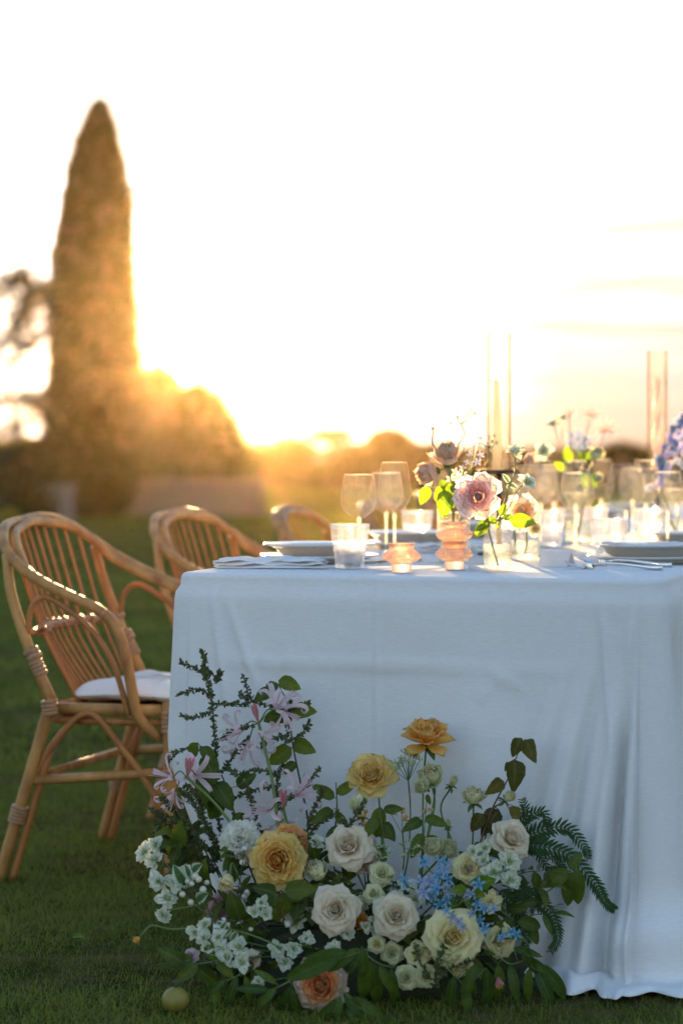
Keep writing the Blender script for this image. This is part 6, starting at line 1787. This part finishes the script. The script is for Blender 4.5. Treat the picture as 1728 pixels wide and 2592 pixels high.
hand_branch('leaf_twig', 'leaves beneath the golden yellow rose', [(720, 2330), (705, 2270)], Yf(705, 2280, -.03), [(700, 2260, 640, 2245), (705, 2262, 660, 2300), (712, 2262, 735, 2310), (715, 2268, 700, 2340), (720, 2255, 800, 2248), (690, 2258, 672, 2330)], 'young' if False else 'rose', seed=9)
hand_branch('broad_leaf_twig', 'broad dark leaves curling over at the right in front of the cloth', [(1300, 2290), (1380, 2260), (1440, 2205)], 4.42, [(1440, 2205, 1362, 2245), (1446, 2208, 1432, 2300), (1462, 2200, 1456, 2300), (1440, 2200, 1475, 2150), (1380, 2262, 1350, 2300)], 'dark', seed=10, mat='stem')
frond('fern_frond', 'long feathery frond arching furthest right over the cloth', A3((1270, 2150, 4.46), (1340, 2140, 4.45), (1430, 2160, 4.44), (1500, 2230, 4.43), (1530, 2280, 4.42), (1556, 2304, 4.42)), 34, .030, 1)
frond('fern_frond', 'upper feathery frond arching over the long one at the right', A3((1300, 2140, 4.47), (1360, 2105, 4.46), (1430, 2095, 4.45), (1475, 2140, 4.44), (1490, 2175, 4.44)), 22, .026, 2)
frond('fern_frond', 'lower feathery frond curving down at the right of the mound', A3((1270, 2240, 4.44), (1330, 2260, 4.42), (1390, 2310, 4.41), (1410, 2370, 4.40), (1392, 2410, 4.40)), 26, .028, 3)
frond('fern_frond', 'curled feathery frond tip at the top right of the mound', A3((1290, 2120, 4.48), (1330, 2070, 4.47), (1370, 2055, 4.46), (1385, 2085, 4.46), (1395, 2110, 4.46)), 18, .022, 4)
frond('fern_frond', 'dark feathery frond behind the white pointed rose', A3((1270, 2200, 4.49), (1300, 2110, 4.49), (1330, 2060, 4.49), (1320, 2020, 4.49)), 16, .024, 5)
frond('fern_frond', 'feathery frond hanging in the middle right of the mound', A3((1240, 2240, 4.45), (1300, 2290, 4.42), (1330, 2360, 4.40), (1325, 2410, 4.39)), 20, .026, 6)
frond('fern_frond', 'small feathery frond below the long arching one', A3((1350, 2150, 4.47), (1385, 2200, 4.46), (1393, 2240, 4.46)), 12, .016, 7)
frond('fern_frond', 'small feathery frond hanging beside the first small one', A3((1390, 2160, 4.47), (1420, 2190, 4.46), (1432, 2222, 4.46)), 11, .016, 8)

# wiry sprigs
heath('heath_sprig', 'tall wiry sprig with tiny leaves reaching highest at the left', [[(560, 2120), (545, 1990), (545, 1880), (535, 1770), (520, 1700), (516, 1650)], [(545, 1880), (590, 1850), (640, 1835)], [(540, 1800), (500, 1815), (462, 1812)], [(538, 1760), (495, 1745), (455, 1760)],
      [(528, 1710), (490, 1690), (458, 1678)], [(536, 1780), (580, 1782), (628, 1780), (605, 1755)], [(548, 1730), (556, 1700)], [(545, 1920), (490, 1895), (440, 1910), (420, 1940)], [(560, 1960), (600, 1900), (628, 1870)], [(525, 1690), (545, 1715), (556, 1705)]], Yf(540, 1850), 1, 1.1)
heath('heath_sprig', 'wiry sprig with tiny leaves right of the tall nerine stalk', [[(720, 2120), (700, 2010), (715, 1930), (728, 1840), (738, 1780)], [(722, 1880), (760, 1860), (782, 1830)], [(710, 1960), (650, 1950), (600, 1960), (575, 1945)], [(728, 1830), (700, 1790), (640, 1775), (616, 1710)], [(700, 1990), (640, 2000), (590, 2020)], [(724, 1860), (690, 1870), (660, 1890)], [(705, 2040), (770, 1990), (810, 1945)], [(735, 1800), (765, 1795), (780, 1780)]], Yf(700, 1900, .01), 2, 1.0)
heath('heath_sprig', 'dark mass of fine sprigs at the left over the chair leg', [[(560, 2180), (500, 2120), (450, 2060), (410, 2020)], [(540, 2150), (450, 2130), (390, 2110)], [(520, 2140), (470, 2180), (410, 2150)], [(500, 2120), (440, 2100), (400, 2060)], [(540, 2130), (500, 2050), (460, 2000)], [(550, 2170), (480, 2200), (420, 2190)], [(560, 2150), (520, 2080), (505, 2020), (470, 1990)], [(530, 2180), (460, 2150), (395, 2085)], [(490, 2100), (430, 2070), (385, 2050)], [(550, 2200), (500, 2210), (450, 2220)]], Yf(480, 2100, .03), 3, 1.9)
heath('heath_sprig', 'fine sprig crossing the star lily', [[(870, 2110), (895, 2070), (925, 2030)], [(880, 2095), (870, 2075)]], Yf(890, 2060, -.04), 4, 1.2)
heath('heath_sprig', 'fine sprigs behind the golden rose and carnation', [[(700, 2200), (660, 2120), (640, 2040), (620, 1980)], [(760, 2160), (800, 2090), (850, 2060)], [(690, 2160), (640, 2130), (590, 2060)], [(760, 2150), (790, 2060), (820, 1995)]], Yf(700, 2100, .04), 5, 1.2)
heath('heath_sprig', 'fine dark sprigs low at the right below the cream rose', [[(1100, 2500), (1110, 2430), (1130, 2380)], [(1110, 2480), (1150, 2440), (1200, 2430)], [(1090, 2480), (1060, 2430), (1050, 2390)]], Yf(1110, 2440, -.05), 6, 1.0)

# long lance leaves hanging at the bottom
LG = 'lance-leaved sprigs at the foot of the ground arrangement'
lances = [('lance-leaved sprig crossing in front of the bottom peach rose', [(830, 2440), (880, 2420), (940, 2400)], [(905, 2400, 818, 2470), (915, 2395, 925, 2500), (880, 2410, 760, 2430), (860, 2420, 700, 2490)], 4.22, 'lance2'),
          ('broad lance leaves spreading below the central roses', [(930, 2420), (960, 2440), (1000, 2450)], [(925, 2420, 920, 2560), (940, 2430, 960, 2570), (960, 2440, 1010, 2540), (930, 2400, 870, 2470), (990, 2450, 1000, 2560)], 4.28, 'lance2'),
          ('lance leaves pointing down right of the peach rose', [(860, 2500), (880, 2520), (900, 2530)], [(870, 2510, 930, 2590), (860, 2520, 850, 2600), (890, 2525, 980, 2580), (850, 2530, 790, 2600), (880, 2540, 900, 2610)], 4.22, 'lance2'),
          ('lance leaves low at the left of the peach rose', [(740, 2480), (700, 2500), (660, 2510)], [(740, 2490, 700, 2570), (700, 2500, 640, 2560), (680, 2505, 590, 2500), (740, 2500, 760, 2590), (700, 2490, 640, 2450)], 4.27, 'lance2'),
          ('hanging lance leaves below the largest cream rose', [(1130, 2450), (1160, 2480), (1180, 2500)], [(1180, 2450, 1205, 2530), (1150, 2470, 1130, 2570), (1170, 2480, 1190, 2580), (1230, 2450, 1240, 2560), (1200, 2440, 1170, 2540)], 4.27, 'lance'),
          ('hanging lance leaves at the right foot of the mound', [(1260, 2420), (1290, 2440), (1330, 2430)], [(1260, 2440, 1262, 2550), (1290, 2440, 1310, 2540), (1330, 2400, 1358, 2480), (1340, 2450, 1330, 2545), (1355, 2445, 1405, 2560), (1365, 2440, 1450, 2540), (1320, 2420, 1400, 2470), (1300, 2400, 1370, 2420)], 4.33, 'lance'),
          ('dark leaves under the lower feathery frond', [(1260, 2300), (1300, 2330), (1340, 2350)], [(1300, 2320, 1260, 2370), (1310, 2330, 1380, 2350), (1330, 2340, 1370, 2395), (1280, 2300, 1330, 2300), (1290, 2320, 1300, 2390), (1320, 2290, 1370, 2280)], 4.40, 'dark'),
          ('broad leaves at the lower left over the green fruit', [(560, 2430), (500, 2440), (450, 2440)], [(490, 2430, 395, 2440), (500, 2440, 440, 2490), (540, 2430, 520, 2370), (550, 2440, 590, 2470), (470, 2440, 400, 2400), (500, 2450, 560, 2500)], 4.32, 'dark'),
          ('leaves hanging left below the bract row', [(620, 2460), (580, 2480), (540, 2490)], [(600, 2470, 570, 2560), (620, 2470, 640, 2550), (570, 2480, 510, 2530), (550, 2490, 540, 2560)], 4.30, 'lance2'),
          ('broad leaves between the golden rose and central blush rose', [(780, 2300), (770, 2260), (760, 2240)], [(770, 2260, 730, 2280), (780, 2270, 830, 2240), (760, 2250, 745, 2330), (785, 2280, 790, 2340)], 4.40, 'rose'),
          ('upright leaves left of the central blush rose', [(640, 2400), (610, 2340), (600, 2290)], [(610, 2330, 580, 2260), (612, 2335, 612, 2390), (620, 2340, 660, 2300), (630, 2370, 600, 2400)], 4.40, 'rose'),
          ('leaves behind the pale spray roses', [(1040, 2400), (1060, 2350), (1080, 2330)], [(1060, 2350, 1010, 2380), (1070, 2340, 1100, 2400), (1040, 2390, 990, 2400), (1060, 2380, 1060, 2440)], 4.40, 'dark'),
          ('small green leaves over the blue star flowers', [(1160, 2290), (1190, 2260), (1230, 2230)], [(1180, 2250, 1140, 2255), (1190, 2255, 1230, 2270), (1160, 2290, 1120, 2300), (1200, 2240, 1250, 2226), (1180, 2280, 1200, 2300)], 4.33, 'young')]
for i, (lab, pts, lv, Y, kd) in enumerate(lances):
    hand_branch('leaf_sprig', lab, pts, Y, lv, kd, 'stem', 20 + i, .0016, 'leafy sprig', LG)

# shared filling greenery: alike sprigs all through the mound
fr_ = random.Random(99)
seen_labels = set()
n_sprig = 0
while n_sprig < 48:
    px = 470 + 860 * fr_.random(); py = 2110 + 390 * fr_.random() ** .9
    kd = ('rose', 'dark', 'lance', 'dark')[n_sprig % 4]
    bx, by, bl = min(BLOOMS, key=lambda q: (q[0] - px) ** 2 + (q[1] - py) ** 2)
    dirw = ('right of' if px > bx else 'left of') if abs(px - bx) > abs(py - by) else ('below' if py > by else 'above')
    words_ = bl.split(' ')[:11 if kd != 'lance' else 10]
    while words_[-1] in ('the', 'of', 'at', 'in', 'on', 'a', 'with', 'and', 'big', 'right', 'left', 'two', 'between', 'half', 'just', 'behind', 'under', 'below', 'above', 'its', 'to', 'an', 'by'): words_.pop()
    lab = {'rose': 'oval-leaved', 'dark': 'dark-leaved', 'lance': 'narrow-leaved'}[kd] + ' sprig ' + dirw + ' the ' + ' '.join(words_).rstrip(',')
    if lab in seen_labels:
        if fr_.random() < .9: continue
        lab = lab.replace(' sprig', ' second sprig')
        if lab in seen_labels: continue
    seen_labels.add(lab)
    i = n_sprig; n_sprig += 1
    Y = Yf(px, py, .05 + .05 * fr_.random())
    p0 = Vector((at(px, py, Y).x * .85 + CENTER.x * .15, Y + .03, max(.02, at(px, py, Y).z - .10)))
    p1 = at(px, py, Y)
    dx = (px - 920) / 900
    p2 = p1 + Vector((dx * .07 + fr_.uniform(-.03, .03), -.03, .03 - .02 * abs(dx)))
    branch('leaf_sprig', lab, [p0, p1, p2], .0016, kd, 7, .036 + .016 * fr_.random(), 'stem_dark', 'leafy sprig', 'filling greenery of the ground arrangement', seed=i, spread=60)

# leafy variegated sprig on the long stalk at the lower left
hand_branch('variegated_twig', 'white-edged leaves on the long stalk at the lower left', [(715, 2400), (650, 2372), (590, 2354), (540, 2350)], 4.27, [(582, 2352, 545, 2332), (584, 2352, 568, 2372), (600, 2358, 582, 2385), (560, 2350, 572, 2334)], 'varieg', 'stem', 40, .0018, 'leafy twig')
hand_branch('variegated_twig', 'white-edged leaves right of the blue stars', [(1290, 2200), (1220, 2220), (1180, 2240)], 4.34, [(1230, 2218, 1250, 2240), (1215, 2222, 1185, 2235), (1205, 2235, 1240, 2228)], 'varieg', 'stem', 41, .0018, 'leafy twig')
hand_branch('variegated_twig', 'white-edged leaves behind the large left bract cluster', [(560, 2330), (510, 2290), (470, 2270)], 4.42, [(500, 2280, 520, 2262), (480, 2218, 470, 2190), (490, 2205, 505, 2188), (470, 2240, 440, 2195)], 'varieg', 'stem', 42, .0014, 'leafy twig')
# green fruit on the grass
fp_ = on_plane(445, 2528, 0.026)
fru = empty('fruit', fp_ - Vector((0, 0, .026)), 0, 'yellow-green round fruit lying on the grass at the left foot of the arrangement', 'fruit')
b = MB(); b.ball((0, 0, .024), .0245, 24, 16, (1, 1, .93)); b.build('flesh', M['fruit'], fru)
b = MB(); b.tube([(0, 0, .045), (.002, 0, .056)], [.0035, .0045], 8)
for i in range(5):
    a = i * 1.257; b.tube([(0, 0, .050), (.007 * math.cos(a), .007 * math.sin(a), .058)], [.002, .0008], 5)
b.build('calyx', M['stem_dark'], fru)
fl = empty('dead_leaf', on_plane(183, 2388, .01), 0, 'single pale curled leaf lying on the grass at the left', 'leaf')
put_leaf(fl, Vector((0, 0, .012)), (1, .2, .1), .026, 'young', random.Random(2), up=(0, -.3, 1))

# ------------------------------------------------------------------ haze box added to reproduce the veiling glare round the sun
m, nt, N, L, out = new_mat('glare_haze')
pv = N.new('ShaderNodeVolumePrincipled')
pv.inputs['Color'].default_value = (1.0, 0.69, 0.34, 1)
pv.inputs['Density'].default_value = 0.000052
pv.inputs['Anisotropy'].default_value = 0.948
L.new(pv.outputs[0], out.inputs['Volume'])
b = MB(); b.box((-165, -35, -1.0), (165, 185, 9.0)); hz = b.build('haze', m, None, False); tag(hz, kind='stuff')
